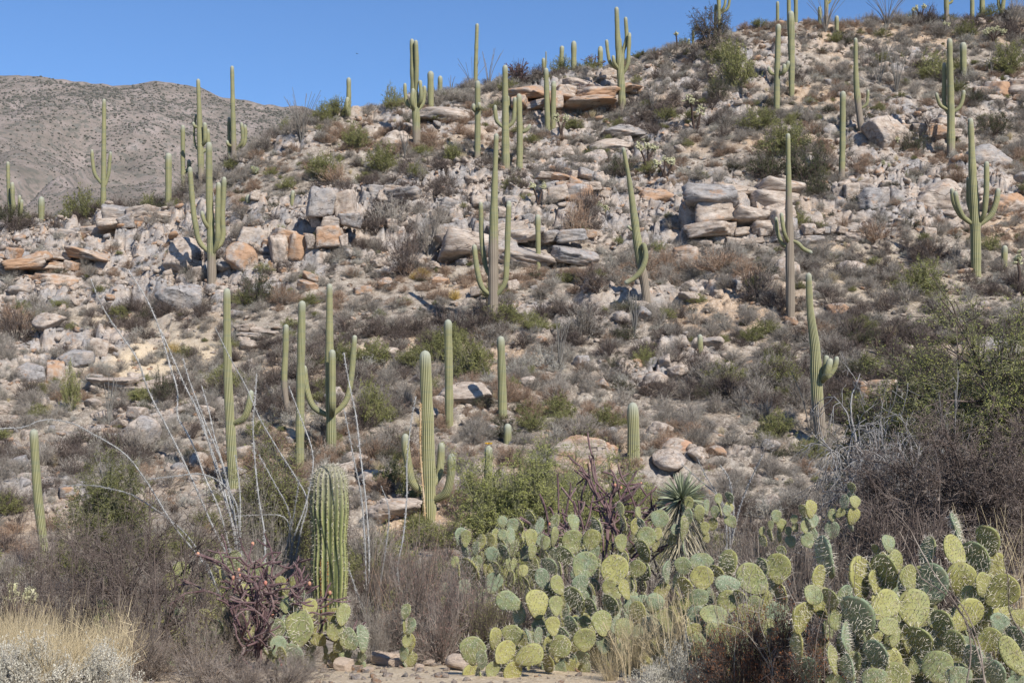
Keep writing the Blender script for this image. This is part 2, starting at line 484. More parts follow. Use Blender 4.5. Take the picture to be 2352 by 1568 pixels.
wf = ks.ramp(ks.math('ADD', wood, ks.math('MULTIPLY', ks.math('SUBTRACT', ks.noise(_c, 6, 5, 0.7), 0.5), 0.7)), [(0.4, 0.0), (0.62, 0.9)])
c1 = ks.mix(wf, c1, wd)
c1 = ks.mix(ks.math('MULTIPLY', tip, 0.75), c1, (0.40, 0.41, 0.34))
ks.bump(ks.noise(_c, 30, 3, 0.6), 0.25, 0.01)
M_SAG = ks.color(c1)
ky = NT("young_saguaro_skin", 0.55, 0.3)
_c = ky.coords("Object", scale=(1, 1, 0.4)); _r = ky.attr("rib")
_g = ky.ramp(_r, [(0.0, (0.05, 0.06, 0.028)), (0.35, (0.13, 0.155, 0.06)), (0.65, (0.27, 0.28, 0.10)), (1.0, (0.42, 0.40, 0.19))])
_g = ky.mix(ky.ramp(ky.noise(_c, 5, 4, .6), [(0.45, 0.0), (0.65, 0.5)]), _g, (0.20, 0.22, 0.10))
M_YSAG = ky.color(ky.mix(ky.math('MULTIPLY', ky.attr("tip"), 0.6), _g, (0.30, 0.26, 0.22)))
M_SPINE = twig_mat("spines_pale", [(0.55, 0.48, 0.37), (0.72, 0.66, 0.55)], 0.7)
M_SPINED = twig_mat("spines_dark", [(0.05, 0.04, 0.035), (0.16, 0.12, 0.10)], 0.8)

def ribbed(p, r, nribs, per, tipk=1.3, wood=0.0, seed=0, scale=1.0, foot=False, rib_depth=0.16):
    """ribbed column along p; p from foot to tip; r radii at the rings"""
    mb = MB(("rib", "tip", "wood"))
    rng = np.random.default_rng(seed)
    L = np.r_[0, np.cumsum(np.linalg.norm(np.diff(p, axis=0), axis=1))]
    t, u, w = frames(p)
    R = r * (1 + 0.055 * np.sin(L / (1.1 * scale) * 6.28 + rng.uniform(0, 6)) * np.sin(L * 1.3 + rng.uniform(0, 6)) + 0.03 * (vnoise(L * 2.2, L * 0 + seed) - 0.5))
    # round tip
    e = L[-1] - L; rr = r[-1] * 1.0
    k = e < rr * tipk
    R = np.where(k, R * np.sqrt(np.clip(1 - (1 - e / (rr * tipk)) ** 2, 0.0, 1)), R)
    R = np.maximum(R, 0.004)
    ns = nribs * per
    a = np.arange(ns) * 2 * math.pi / ns
    ph = 0.5 + 0.5 * np.cos(a * nribs)
    rd = 1 - rib_depth * (1 - ph ** 0.8)[None, :] * (0.3 + 0.7 * sstep(0.0, 1.6, e / rr))[:, None]
    v = p[:, None, :] + (R[:, None] * rd)[:, :, None] * (np.cos(a)[None, :, None] * u[:, None, :] + np.sin(a)[None, :, None] * w[:, None, :])
    n = len(p)
    i = np.arange(n - 1)[:, None] * ns; j = np.arange(ns)[None, :]; j2 = (j + 1) % ns
    q = np.stack([i + j, i + j2, i + ns + j2, i + ns + j], -1).reshape(-1, 4)
    tipv = np.clip(1 - e / (rr * 3.2), 0, 1)[:, None] * np.ones(ns)
    f = L / L[-1]
    wv = np.clip((wood - f) * 3.0 + 0.45, 0, 1)[:, None] * np.ones(ns) if wood > 0 else np.zeros((n, ns))
    mb.add(v, q=q, rib=(np.ones((n, 1)) * ph).ravel(), tip=tipv.ravel(), wood=wv.ravel())
    return mb, R, (t, u, w)

def px_path(pts, depth, doff=0.0, origin=None):
    out = []
    n = len(pts)
    for k, q in enumerate(pts):
        dd = q[2] if len(q) > 2 else doff * math.sin(math.pi / 2 * min(1.0, k / max(1, n - 2))) if doff else 0.0
        out.append(W(q[0], q[1], depth + dd))
    return np.array(out)

LAND = []       # landmarks for the wording of labels: (px, py, phrase)
def saguaro(label, short, trunk, w, arms=(), wood=0.0, d=None, name="saguaro", cat="saguaro cactus", group="saguaros on the hillside", seed=1, ribs=None):
    """trunk: picture points from foot to tip, w: (foot, tip) widths; arms: (points from joint to tip, width, offset in depth)"""
    g = ground_at(*trunk[0][:2])
    depth = g[1] if d is None else d
    sc = depth / FP
    P = px_path(trunk, depth)
    zg = float(H(P[0][0], depth, False)) - 0.15
    foot = P[0].copy(); foot[2] = min(zg, P[0][2] - 0.1)
    root = empty(name, (P[0][0], depth, foot[2] + 0.15), label, cat, group)
    o = np.array(root.location)
    P = np.vstack([foot[None], P[1:] if abs(P[0][2] - foot[2]) < 0.6 else P])
    Ln = np.linalg.norm(np.diff(P, axis=0), axis=1).sum()
    wm = max(w)
    nr = ribs or (12 if wm < 12 else 14 if wm < 18 else 16 if wm < 26 else 18)
    per = 3 if wm < 24 else 4
    n = int(np.clip(Ln / 0.13, 14, 60))
    p = catmull(P, n) - o
    # finer rings at the tip
    L = np.linspace(0, 1, n); rr = max(w) * 0.5 * sc / Ln
    ts = np.unique(np.concatenate([L[L < 1 - rr * 1.6], 1 - rr * 1.5 * np.array([1, .75, .5, .3, .16, .06, 0])]))
    p = catmull(p, n * 4)[np.clip((ts * (n * 4 - 1)).round().astype(int), 0, n * 4 - 1)]
    prof = np.interp(ts, [0, 0.12, 0.45, 0.85, 1], [w[0] * 0.92, w[0], max(w) * 1.0 if w[0] > w[1] * 1.6 else (w[0] + w[1]) / 2 * 1.04, w[1] * 1.04, w[1]])
    mb, _, _ = ribbed(p, prof * 0.5 * sc * 1.02, nr, per, wood=wood, seed=seed)
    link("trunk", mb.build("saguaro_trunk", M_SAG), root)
    for k, arm in enumerate(arms):
        pts, aw = arm[0], arm[1]; off = arm[2] if len(arm) > 2 else 0.0
        A_ = px_path(pts, depth, off) - o
        La = np.linalg.norm(np.diff(A_, axis=0), axis=1).sum()
        n = int(np.clip(La / 0.10, 12, 44))
        p = catmull(A_, n * 4)
        ra = aw * 0.5 * sc
        ts = np.unique(np.concatenate([np.linspace(0, 1, n)[np.linspace(0, 1, n) < 1 - ra / La * 1.6], np.clip(1 - ra / La * 1.5 * np.array([1, .75, .5, .3, .16, .06, 0]), 0, 1)]))
        p = p[np.clip((ts * (n * 4 - 1)).round().astype(int), 0, n * 4 - 1)]
        prof = np.interp(ts, [0, 0.12, 0.3, 0.8, 1], [0.72, 0.92, 1.05, 1.02, 0.92]) * ra
        mb, _, _ = ribbed(p, prof, max(10, nr - 3), 3, seed=seed * 7 + k)
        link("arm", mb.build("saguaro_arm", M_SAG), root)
    top = trunk[-1]
    LAND.append((trunk[0][0], trunk[0][1], short, depth, top[1]))
    return root

# ---- clear air between here and the far mountain
_h8 = [(-9500, -5200, -75), (9500, -5200, -75), (9500, 7000, -75), (-9500, 7000, -75), (-9500, -5200, 860), (9500, -5200, 860), (9500, 7000, 860), (-9500, 7000, 860)]
_hm = MB(); _hm.add(_h8, q=[[3, 2, 1, 0], [4, 5, 6, 7], [0, 1, 5, 4], [1, 2, 6, 5], [2, 3, 7, 6], [3, 0, 4, 7]])
_mh = bpy.data.materials.new("air"); _mh.use_nodes = True; _mh.node_tree.nodes.clear()
_pv = _mh.node_tree.nodes.new("ShaderNodeVolumePrincipled"); _pv.inputs["Color"].default_value = (0.82, 0.90, 1.0, 1); _pv.inputs["Density"].default_value = 0.00002
_ou = _mh.node_tree.nodes.new("ShaderNodeOutputMaterial"); _mh.node_tree.links.new(_pv.outputs[0], _ou.inputs["Volume"])
link("haze", _hm.build("haze", _mh, smooth=False), kind="stuff")
SAG = [
 # left skyline group
 ("slim saguaro with two upcurved arms standing alone before the far mountain", "the lone two-armed saguaro on the left skyline", [(237,482),(238,400),(239,227)], (13,9), [([(235,424),(219,402),(213,372),(211,343)],8,-.1),([(242,426),(249,400),(252,372),(254,348)],8,.1)], .0),
 ("tall saguaro with dark knob arm and two short arms on its right, ridge left", "the knobbed saguaro on the left ridge", [(463,432),(459,300),(455,181)], (15,9), [([(464,335),(470,325),(471,300),(470,281)],10,-.3),([(465,350),(476,342),(478,318),(477,296)],9,.2),([(457,293),(447,290),(443,280)],7,-.1),([(458,350),(449,335),(449,270),(450,262)],5,.4)], .2),
 ("thin saguaro with short dark arm just left of the knobbed saguaro", "the thin saguaro with a dark side arm", [(421,441),(420,360),(420,287)], (10,10), [([(423,396),(432,390),(434,366)],9,.2)], .15),
 ("stout armless saguaro standing left of a thin one on the left ridge", "the stout armless saguaro on the left ridge", [(386,496),(387,420),(387,351)], (13,15), [], .0),
 ("tallest saguaro on the left skyline with paired right arms", "the tall saguaro left of the skyline dip", [(538,388),(536,300),(533,151)], (13,9), [([(543,342),(555,330),(557,305),(554,281)],8,-.3),([(543,345),(560,332),(564,310),(562,286)],8,.1),([(533,336),(524,332),(521,322)],7,-.3),([(533,385),(527,350),(526,310),(526,269)],8,.5)], .3),
 ("many-armed saguaro against the pale outcrop casting its shadow on the rock", "the many-armed saguaro at the pale outcrop", [(487,662),(485,560),(481,450),(480,326)], (21,14), [([(483,582),(461,560),(448,510),(441,450),(436,383)],12,-.1),([(487,588),(498,560),(500,500),(502,418)],12,-.4),([(487,580),(506,560),(511,490),(515,406)],12,.2),([(483,528),(470,510),(463,484)],9,-.3)], .25),
 ("tall slim saguaro at the left picture edge with its shorter twin", "the slim saguaro at the left edge", [(24,500),(20,440),(18,371)], (9,8), [([(22,500),(30,480),(29,450),(28,418)],10,-.4)], .0),
 ("pair of short joined saguaro stems beside the slim one at the left edge", "the short twin stems at the left edge", [(45,500),(45,475),(45,448)], (9,8), [([(45,500),(49,480),(50,458)],8,-.3)], .0),
 ("short stubby saguaro at the ridge between the left edge and the green tree", "the stubby saguaro on the left ridge", [(95,510),(95,480),(95,451)], (14,14), [], .0),
 ("small young saguaro beside tan ledge right of the cliff block top", "the small saguaro above the cliff block", [(671,468),(672,455),(673,437)], (11,10), [], .0),
 # skyline, centre
 ("small saguaro with shorter stem in front at the skyline dip", "the small double saguaro in the skyline dip", [(800,270),(801,230),(801,178)], (11,10), [([(799,272),(797,255),(798,223)],10,-.5)], .0),
 ("saguaro with two tall parallel crowns and a ring of short arms", "the twin-crowned saguaro", [(957,338),(956,280),(952,220),(948,160),(946,89)], (18,10), [([(953,230),(956,190),(957,140),(955,92)],10,-.25),([(951,252),(936,240),(931,218),(930,191)],8,.1),([(952,256),(947,240),(949,203)],10,-.5),([(957,246),(965,235),(965,184)],9,-.3),([(958,256),(971,238),(974,218),(975,197)],9,.2)], .2),
 ("armless saguaro just right of the twin-crowned saguaro", "the armless saguaro beside the twin-crowned one", [(990,262),(989,210),(989,163)], (13,14), [], .0),
 ("very short saguaro on the skyline right of an armless one", "the short saguaro on the central skyline", [(1011,210),(1011,190),(1011,174)], (11,10), [], .0),
 ("very tall thin armless saguaro rising into the sky from behind the ridge", "the very tall thin skyline saguaro", [(1092,192),(1093,150),(1096,54)], (10,8), [], .1),
 ("saguaro with two budding arms at mid height below the central skyline", "the saguaro with two budding arms", [(1096,375),(1097,300),(1097,185)], (14,12), [([(1094,258),(1088,250),(1088,238)],9,-.2),([(1098,254),(1101,246),(1100,235)],8,-.45)], .15),
 ("saguaro with two upcurved arms and shaded trunk in the central group", "the shaded saguaro of the central group", [(1162,398),(1161,290),(1160,149)], (19,12), [([(1154,292),(1141,278),(1138,262),(1137,241)],9,0),([(1167,293),(1178,280),(1182,255),(1183,223)],10,0),([(1164,285),(1167,262),(1167,220)],7,.4)], .1),
 ("straight saguaro with a small arm reaching right in the central group", "the straight saguaro with one small right arm", [(1193,402),(1194,310),(1192,215)], (15,12), [([(1198,304),(1208,300),(1219,286)],9,0)], .0),
 ("tall saguaro with five stems and a grey ribbed foot at the slope's centre", "the tall candelabra saguaro at the slope's centre", [(1133,768),(1133,640),(1134,520),(1140,306)], (23,11), [([(1130,680),(1110,664),(1097,625),(1092,590),(1089,561)],12,-.15),([(1132,640),(1119,622),(1110,580),(1104,463)],11,.45),([(1138,680),(1157,655),(1164,600),(1166,540),(1169,461)],13,-.1)], .5),
 ("slim armless saguaro standing on a ledge right of the candelabra saguaro", "the slim saguaro on the ledge", [(1237,622),(1236,560),(1235,492)], (10,12), [], .0),
 ("taller of two close armless saguaros below the skyline slab", "the taller of the two close armless saguaros", [(1258,300),(1256,230),(1254,156)], (13,11), [], .0),
 ("shorter of two close armless saguaros below the skyline slab", "the shorter of the two close armless saguaros", [(1270,298),(1271,240),(1272,186)], (12,11), [], .0),
 ("dead-topped saguaro peeping over the ridge behind the two close ones", "the bare-topped ridge saguaro", [(1250,180),(1249,160),(1248,133)], (8,8), [([(1252,180),(1254,150),(1254,118)],3,0)], .6),
 ("left one of two plain saguaro columns on the skyline before a leafy shrub", "the left plain skyline column", [(1290,165),(1290,130),(1291,105)], (9,10), [], .0),
 ("right one of two plain saguaro columns on the skyline before a leafy shrub", "the right plain skyline column", [(1317,184),(1318,140),(1318,94)], (12,12), [], .0),
 ("small pale saguaro on the skyline left of the tall five-stemmed one", "the small pale skyline saguaro", [(1379,150),(1379,125),(1379,106)], (11,11), [], .0),
 ("tall five-stemmed saguaro towering over the skyline right of centre", "the tall five-stemmed skyline saguaro", [(1430,256),(1426,180),(1419,90),(1416,16)], (17,10), [([(1421,162),(1402,145),(1396,120),(1393,91)],8,0),([(1422,162),(1411,145),(1408,127)],8,-.35),([(1429,172),(1430,140),(1431,118),(1437,100),(1437,39)],9,.2),([(1430,173),(1441,150),(1444,115),(1446,75)],9,-.1),([(1424,160),(1426,120),(1425,88)],6,.35)], .1),
 ("leaning saguaro with one arm twisted down in front of its trunk", "the leaning saguaro", [(1488,710),(1480,650),(1469,590),(1457,500),(1443,400),(1431,338)], (20,9), [([(1472,575),(1478,562,-.35),(1483,588,-.4),(1473,620,-.4),(1452,642,-.35),(1434,651,-.3)],12,-.3),([(1462,530),(1450,527),(1441,518)],7,0)], .3),
 # right part
 ("saguaro with two short blunt arms below the right skyline", "the blunt-armed saguaro under the right skyline", [(1784,268),(1785,170),(1788,55)], (14,12), [([(1790,172),(1802,165),(1812,140)],9,.1),([(1788,172),(1799,166),(1802,147)],9,-.35),([(1782,172),(1771,168),(1765,153)],8,.1)], .05),
 ("stout armless saguaro rising right beside the blunt-armed one", "the stout armless saguaro by the blunt-armed one", [(1818,224),(1818,130),(1816,25)], (13,16), [], .05),
 ("thin crooked saguaro with grey trunk and one right arm", "the thin crooked grey saguaro", [(1984,330),(1977,286),(1968,210),(1965,87)], (15,9), [([(1980,248),(1990,240),(1993,225),(1994,206)],7,0)], .45),
 ("armless saguaro with a pinched waist on rocks right of the dark bush", "the pinched saguaro by the dark bush", [(1933,424),(1935,330),(1936,209)], (14,13), [], .2),
 ("tall saguaro with three side stems by the right brown outcrop", "the tall saguaro by the brown outcrop", [(2184,367),(2184,260),(2181,88)], (19,12), [([(2176,252),(2160,242),(2154,228),(2150,213)],8,-.1),([(2190,258),(2205,245),(2211,228),(2214,207)],9,0),([(2178,262),(2170,242),(2169,200),(2169,144)],10,.4)], .15),
 ("armless saguaro column standing left of the brown outcrop", "the armless column by the brown outcrop", [(2215,200),(2213,150),(2212,97)], (11,15), [], .0),
 ("big saguaro with five candelabra arms near the right edge", "the big candelabra saguaro near the right edge", [(2242,635),(2240,520),(2234,400),(2229,271)], (23,13), [([(2246,514),(2259,495),(2264,460),(2266,370)],12,-.45),([(2248,518),(2276,494),(2287,468),(2293,432)],13,0),([(2234,512),(2207,495),(2193,470),(2186,432)],11,.1),([(2235,516),(2212,498),(2201,475),(2194,439)],11,-.4),([(2234,500),(2225,470),(2223,407)],8,.5)], .0),
 ("tall grey-footed saguaro with one arm drooping right and two curved left", "the grey-footed drooping-arm saguaro", [(1816,734),(1815,640),(1813,540),(1810,306)], (20,10), [([(1811,570),(1797,560),(1788,540),(1782,498)],9,.0),([(1813,560),(1803,540),(1794,488)],9,-.4),([(1818,553),(1830,557),(1846,572),(1866,581)],9,-.1)], .72),
 ("saguaro in front of a bare tree at the skyline with arms cut by the frame", "the skyline saguaro before the bare tree", [(1653,93),(1652,40),(1650,-30)], (9,9), [([(1655,32),(1671,20),(1676,0),(1677,-14)],6,0),([(1655,30),(1664,14),(1667,-8)],6,-.2),([(1644,90),(1643,40),(1644,10)],7,.4)], .3),
 ("thin armless saguaro on the right skyline cut off by nothing", "the thin short skyline saguaro", [(1786,54),(1786,30),(1786,3)], (7,7), [], .0),
 ("saguaro column behind the stout armless one running out of frame", "the column behind the stout saguaro", [(1812,56),(1812,20),(1811,-40)], (9,9), [], .0),
 ("shaded skyline saguaro just right of the stout armless one", "the shaded skyline saguaro", [(1828,54),(1828,10),(1827,-45)], (9,9), [], .0),
 ("skyline saguaro behind ocotillo wands with its top out of frame", "the skyline saguaro behind ocotillo wands", [(1898,60),(1898,20),(1898,-24)], (10,9), [([(1900,10),(1906,4),(1906,-10)],6,0)], .5),
 ("short skyline saguaro left of the one behind ocotillo wands", "the short skyline saguaro by the wands", [(1883,60),(1883,38),(1883,15)], (8,9), [], .0),
 ("small saguaro standing just below the right skyline among grey shrubs", "the small saguaro just below the right skyline", [(1922,83),(1922,60),(1922,36)], (10,9), [], .0),
 ("skyline saguaro with bud arm above the tall three-stemmed one", "the skyline saguaro with a bud arm", [(2175,56),(2174,20),(2173,-34)], (11,11), [([(2178,10),(2186,4),(2187,-8)],6,0)], .4),
 ("left of the pair of skyline saguaro trunks near the right corner", "the left trunk of the corner pair", [(2233,30),(2233,5),(2231,-24)], (10,9), [], .1),
 ("right of the pair of skyline saguaro trunks near the right corner", "the right trunk of the corner pair", [(2256,30),(2256,5),(2256,-28)], (12,11), [], .0),
 ("leaning skyline saguaro nearest the top right corner", "the leaning corner saguaro", [(2302,32),(2304,10),(2309,-18)], (10,9), [([(2300,30),(2294,10),(2294,-15)],8,.3)], .3),
 ("tiny saguaro on the skyline right of the chain cholla", "the tiny skyline saguaro", [(1592,96),(1592,84),(1592,69)], (6,6), [], .0),
 ("small distant saguaro just left of the tiny skyline saguaro", "the distant stub saguaro", [(1582,102),(1582,96),(1582,89)], (6,6), [], .0),
 ("tall saguaro with a bundle of three short arms right of centre", "the saguaro with bundled short arms", [(1889,1024),(1880,950),(1876,893),(1872,800),(1861,712),(1857,626)], (27,14), [([(1888,872),(1905,862),(1916,845),(1923,818)],12,.1),([(1888,876),(1898,860),(1908,822)],15,-.45),([(1886,862),(1893,848),(1899,815)],12,-.1)], .3),
 ("short dark saguaro by the rock at the right edge", "the short saguaro at the right edge", [(2306,617),(2307,590),(2308,563)], (14,13), [], .0),
 ("knee-high young saguaro among rusty shrubs right of centre", "the knee-high saguaro among rusty shrubs", [(1608,824),(1608,795),(1608,767)], (13,12), [], .0),
 ("tiny young saguaro left of the saguaro with bundled arms", "the tiny young saguaro", [(1840,780),(1840,768),(1840,756)], (8,8), [], .0),
 # lower row
 ("near stout saguaro with three upcurved arms and a pale scar strip", "the near three-armed saguaro", [(985,1203),(984,1080),(981,950),(976,804)], (34,25), [([(975,1130),(950,1112),(937,1060),(932,1030),(931,995)],18,-.2),([(990,1120),(1008,1090),(1012,1060),(1014,1015)],17,.3),([(992,1150),(1024,1132),(1034,1100),(1038,1041)],19,-.35)], .0),
 ("tall armless saguaro beside the olive bush below centre", "the tall armless saguaro by the olive bush", [(1032,985),(1031,860),(1029,733)], (19,17), [], .0),
 ("armless saguaro with slim waist right of the olive bush", "the armless saguaro right of the olive bush", [(1155,972),(1153,870),(1150,771)], (20,17), [], .0),
 ("stout short saguaro standing behind the large orange and white boulder", "the stout short saguaro by the orange boulder", [(1455,1075),(1455,1000),(1453,923)], (30,24), [], .0),
 ("little pale-ribbed saguaro below the one with a slim waist", "the little pale-ribbed saguaro", [(1166,1020),(1166,995),(1166,972)], (18,17), [], .0),
 ("tall saguaro with one arm curving up right behind ocotillo wands", "the tall one-armed saguaro behind the ocotillo", [(538,1135),(530,1000),(524,880),(522,800),(521,661)], (24,16), [([(538,972),(560,960),(572,930),(577,895)],15,-.2)], .0),
 ("slim curved saguaro with woody foot left of the group of three", "the slim curved woody-footed saguaro", [(663,952),(653,880),(656,800),(657,744)], (14,13), [], .4),
 ("tall straight armless saguaro in the group behind the ocotillo", "the straight armless saguaro of the lower group", [(688,1100),(690,900),(694,690)], (20,17), [], .0),
 ("saguaro with two wide curved arms and a shaded front arm", "the wide-armed saguaro of the lower group", [(761,1055),(760,950),(757,800),(757,651)], (23,14), [([(753,954),(722,936),(706,900),(700,860),(698,838)],14,.1),([(766,952),(792,925),(806,870),(811,820),(815,769)],13,.1),([(762,958),(763,935,-.55),(763,870,-.6),(763,802,-.6)],16,-.5)], .1),
 ("pale faint saguaro behind bare twigs at the lower left", "the faint saguaro behind bare twigs", [(115,1345),(100,1250),(88,1150),(77,984)], (22,18), [], .0),
]
for k, s in enumerate(SAG):
    lab = s[0].replace(" cut off by nothing", " left of the stout armless one")
    saguaro(lab, s[1], s[2], s[3], s[4], s[5], seed=k + 3)
# ------------------------------------------------------------------ wording helpers
ORD = ["", ", second out", ", third out", ", fourth out", ", fifth out", ", sixth out", ", seventh out", ", eighth out", ", ninth out", ", tenth out", ", eleventh out", ", twelfth out", ", thirteenth out", ", fourteenth out", ", fifteenth out", ", sixteenth out", ", seventeenth out", ", eighteenth out"]
PENDING = []
def want_label(o, what, px, py):
    PENDING.append((o, what, px, py))
def give_labels():
    seen = {}
    rows = []
    for (o, what, px, py) in PENDING:
        best = None
        for (lx, ly, ph, dep, ty) in LAND:
            cy = min(max(py, ty), ly)
            d = math.hypot(px - lx, (py - cy) * 1.3)
            if best is None or d < best[0]: best = (d, lx, ly, ty, ph)
        d, lx, ly, ty, ph = best
        if py > ly + 12 and abs(px - lx) < (py - ly) * 1.2: rel = "below"
        elif py < ty and abs(px - lx) < (ty - py) * 1.2: rel = "above"
        else: rel = "right of" if px > lx else "left of"
        rows.append((d, o, what, rel, ph))
    rows.sort(key=lambda r: r[0])
    for d, o, what, rel, ph in rows:
        key = (what, rel, ph)
        k = seen.get(key, 0); seen[key] = k + 1
        o["label"] = "%s %s %s%s" % (what, rel, ph, ORD[min(k, len(ORD) - 1)])

# ------------------------------------------------------------------ rocks
def ico(sub):
    import bmesh
    bm = bmesh.new(); bmesh.ops.create_icosphere(bm, subdivisions=sub, radius=1.0)
    v = np.array([x.co[:] for x in bm.verts]); f = np.array([[x.index for x in p.verts] for p in bm.faces]); bm.free()
    return v, f
ICO = {k: ico(k) for k in (2, 3, 4, 5, 6)}
def rock_shape(seed, sub, dims=(1, 1, 1), planes=11, rough=0.06, boxy=0.0, strata=0.0, cracks=0.0, tilt=0.3):
    rng = np.random.default_rng(seed)
    v, f = ICO[sub]
    n = unit(rng.normal(size=(planes, 3)) * np.array([1, 1, 0.9]))
    off = rng.uniform(0.52, 0.92, planes)
    if boxy > 0:
        bx = []
        ang = rng.uniform(-0.35, 0.35)
        ca, sa = math.cos(ang), math.sin(ang)
        for b in ((ca, sa, 0), (-ca, -sa, 0), (-sa, ca, 0), (sa, -ca, 0), (0, 0, 1), (0, 0, -1)):
            bx.append(np.array(b) + rng.normal(size=3) * 0.14)
        n = np.vstack([unit(np.array(bx)), n]); off = np.r_[rng.uniform(0.60, 0.72, 6), off * 1.15]
    dt = v @ n.T
    r = np.min(np.where(dt > 1e-3, off[None] / np.maximum(dt, 1e-3), 9.0), axis=1)
    r = np.minimum(r, 1.15)
    p = v * r[:, None]
    q = p + seed * 3.17
    p = p + v * (rough * 2 * fbm3(q * 1.7, seed, 5) + 0.10 * fbm3(q * 5.0, seed + 2, 3))[:, None]
    if strata > 0:
        ax = unit(np.array([[math.sin(tilt), 0.15, math.cos(tilt)]]))[0]
        h = p @ ax * 7 + 1.8 * fbm3(q * 1.4, seed + 5, 3)
        k = np.floor(h); e = np.abs(h - k - 0.5) * 2
        step = _h(k, k * 0, 0, seed) - 0.5
        p = p + v * (strata * (step * (0.6 + 0.8 * fbm3(q * 2, seed + 9, 2)) - 0.8 * sstep(0.72, 1.0, e)))[:, None]
    if cracks > 0:
        c = q * 1.5 + 0.5 * fbm3(q * 2, seed + 3, 2)[:, None]
        f1, f2, cid = voronoi(c[:, 0] + c[:, 1] * 0.6, c[:, 2] * 1.1, seed + 4)
        p = p + v * (cracks * ((cid - 0.5) * 0.7 - 1.4 * (1 - sstep(0.0, 0.10, f2 - f1))))[:, None]
    return p * np.array(dims), f
def rock_mat(name, bias, extra=None, lo=0.42, hi=0.56):
    k = NT(name, 0.92, 0.12)
    co = k.coords("Object")
    r = k.rand()
    c, h = rock_nodes(k, co, k.math('ADD', k.math('MULTIPLY', r, 0.5), bias))
    if extra is not None:
        c = k.mix(k.ramp(k.noise(co, 1.1, 4, 0.6), [(lo, 0.0), (hi, 0.8)]), c, extra)
    k.bump(h, 0.8, 0.05)
    return k.color(c)
M_RK = {"tan": rock_mat("tan_rock", -0.25), "grey": rock_mat("grey_rock", 0.35), "rust": rock_mat("rusty_rock", 0.0, (0.43, 0.25, 0.14)), "orange": rock_mat("orange_stained_rock", -0.1, (0.50, 0.29, 0.18), 0.47, 0.58), "bright": rock_mat("pinkish_tan_rock", -0.25, (0.70, 0.55, 0.42), 0.1, 0.3)}
def rock_mesh(name, seed, sub, **kw):
    p, f = rock_shape(seed, sub, **kw)
    mb = MB(); mb.add(p, t=f)
    me = mb.build(name, M_RK["tan"], smooth=False)
    return me
BOULD = [rock_mesh("boulder", 100 + k, 4, planes=6 + k % 5, rough=0.07, boxy=(k % 3 != 2) * 1.0, strata=0.06 * (k % 2), cracks=0.06 * (k % 3 == 1)) for k in range(14)]
STONE = [rock_mesh("stone", 300 + k, 2, planes=5, rough=0.06, boxy=1.0, dims=(1, 0.9, 0.7)) for k in range(10)]
def place_rock(px, py, w, h, col="tan", me=None, d=None, name="boulder", what=None, sink=0.25, rot=None, thick=1.0, rng=random.Random(5)):
    g = ground_at(px, py) if d is None else None
    if g is None:
        q = W(px, py, d); g = np.array([q[0], d, float(H(q[0], d))])
    sc = g[1] / FP
    W_, H_ = w * sc, h * sc
    me = me or BOULD[rng.randrange(len(BOULD))]
    o = link(name, me)
    o.location = (g[0], g[1] + 0.25 * W_ * thick, g[2] + H_ * (0.5 - sink * 0.6))
    o.scale = (W_ * 0.60, W_ * 0.5 * thick, H_ * 0.66)
    o.rotation_euler = rot if rot else (rng.uniform(-.2, .2), rng.uniform(-.2, .2), rng.choice([0, 3.14]) + rng.uniform(-.5, .5))
    o.material_slots[0].link = 'OBJECT'; o.material_slots[0].material = M_RK[col]
    o["category"] = "boulder" if name == "boulder" else "rock outcrop"
    if name == "boulder": o["group"] = "boulders on the hillside"
    want_label(o, what or ("%s %s" % ({"tan": "pale tan", "grey": "weathered grey", "rust": "rusty brown"}[col], "boulder")), px, py - h / 2)
    return o
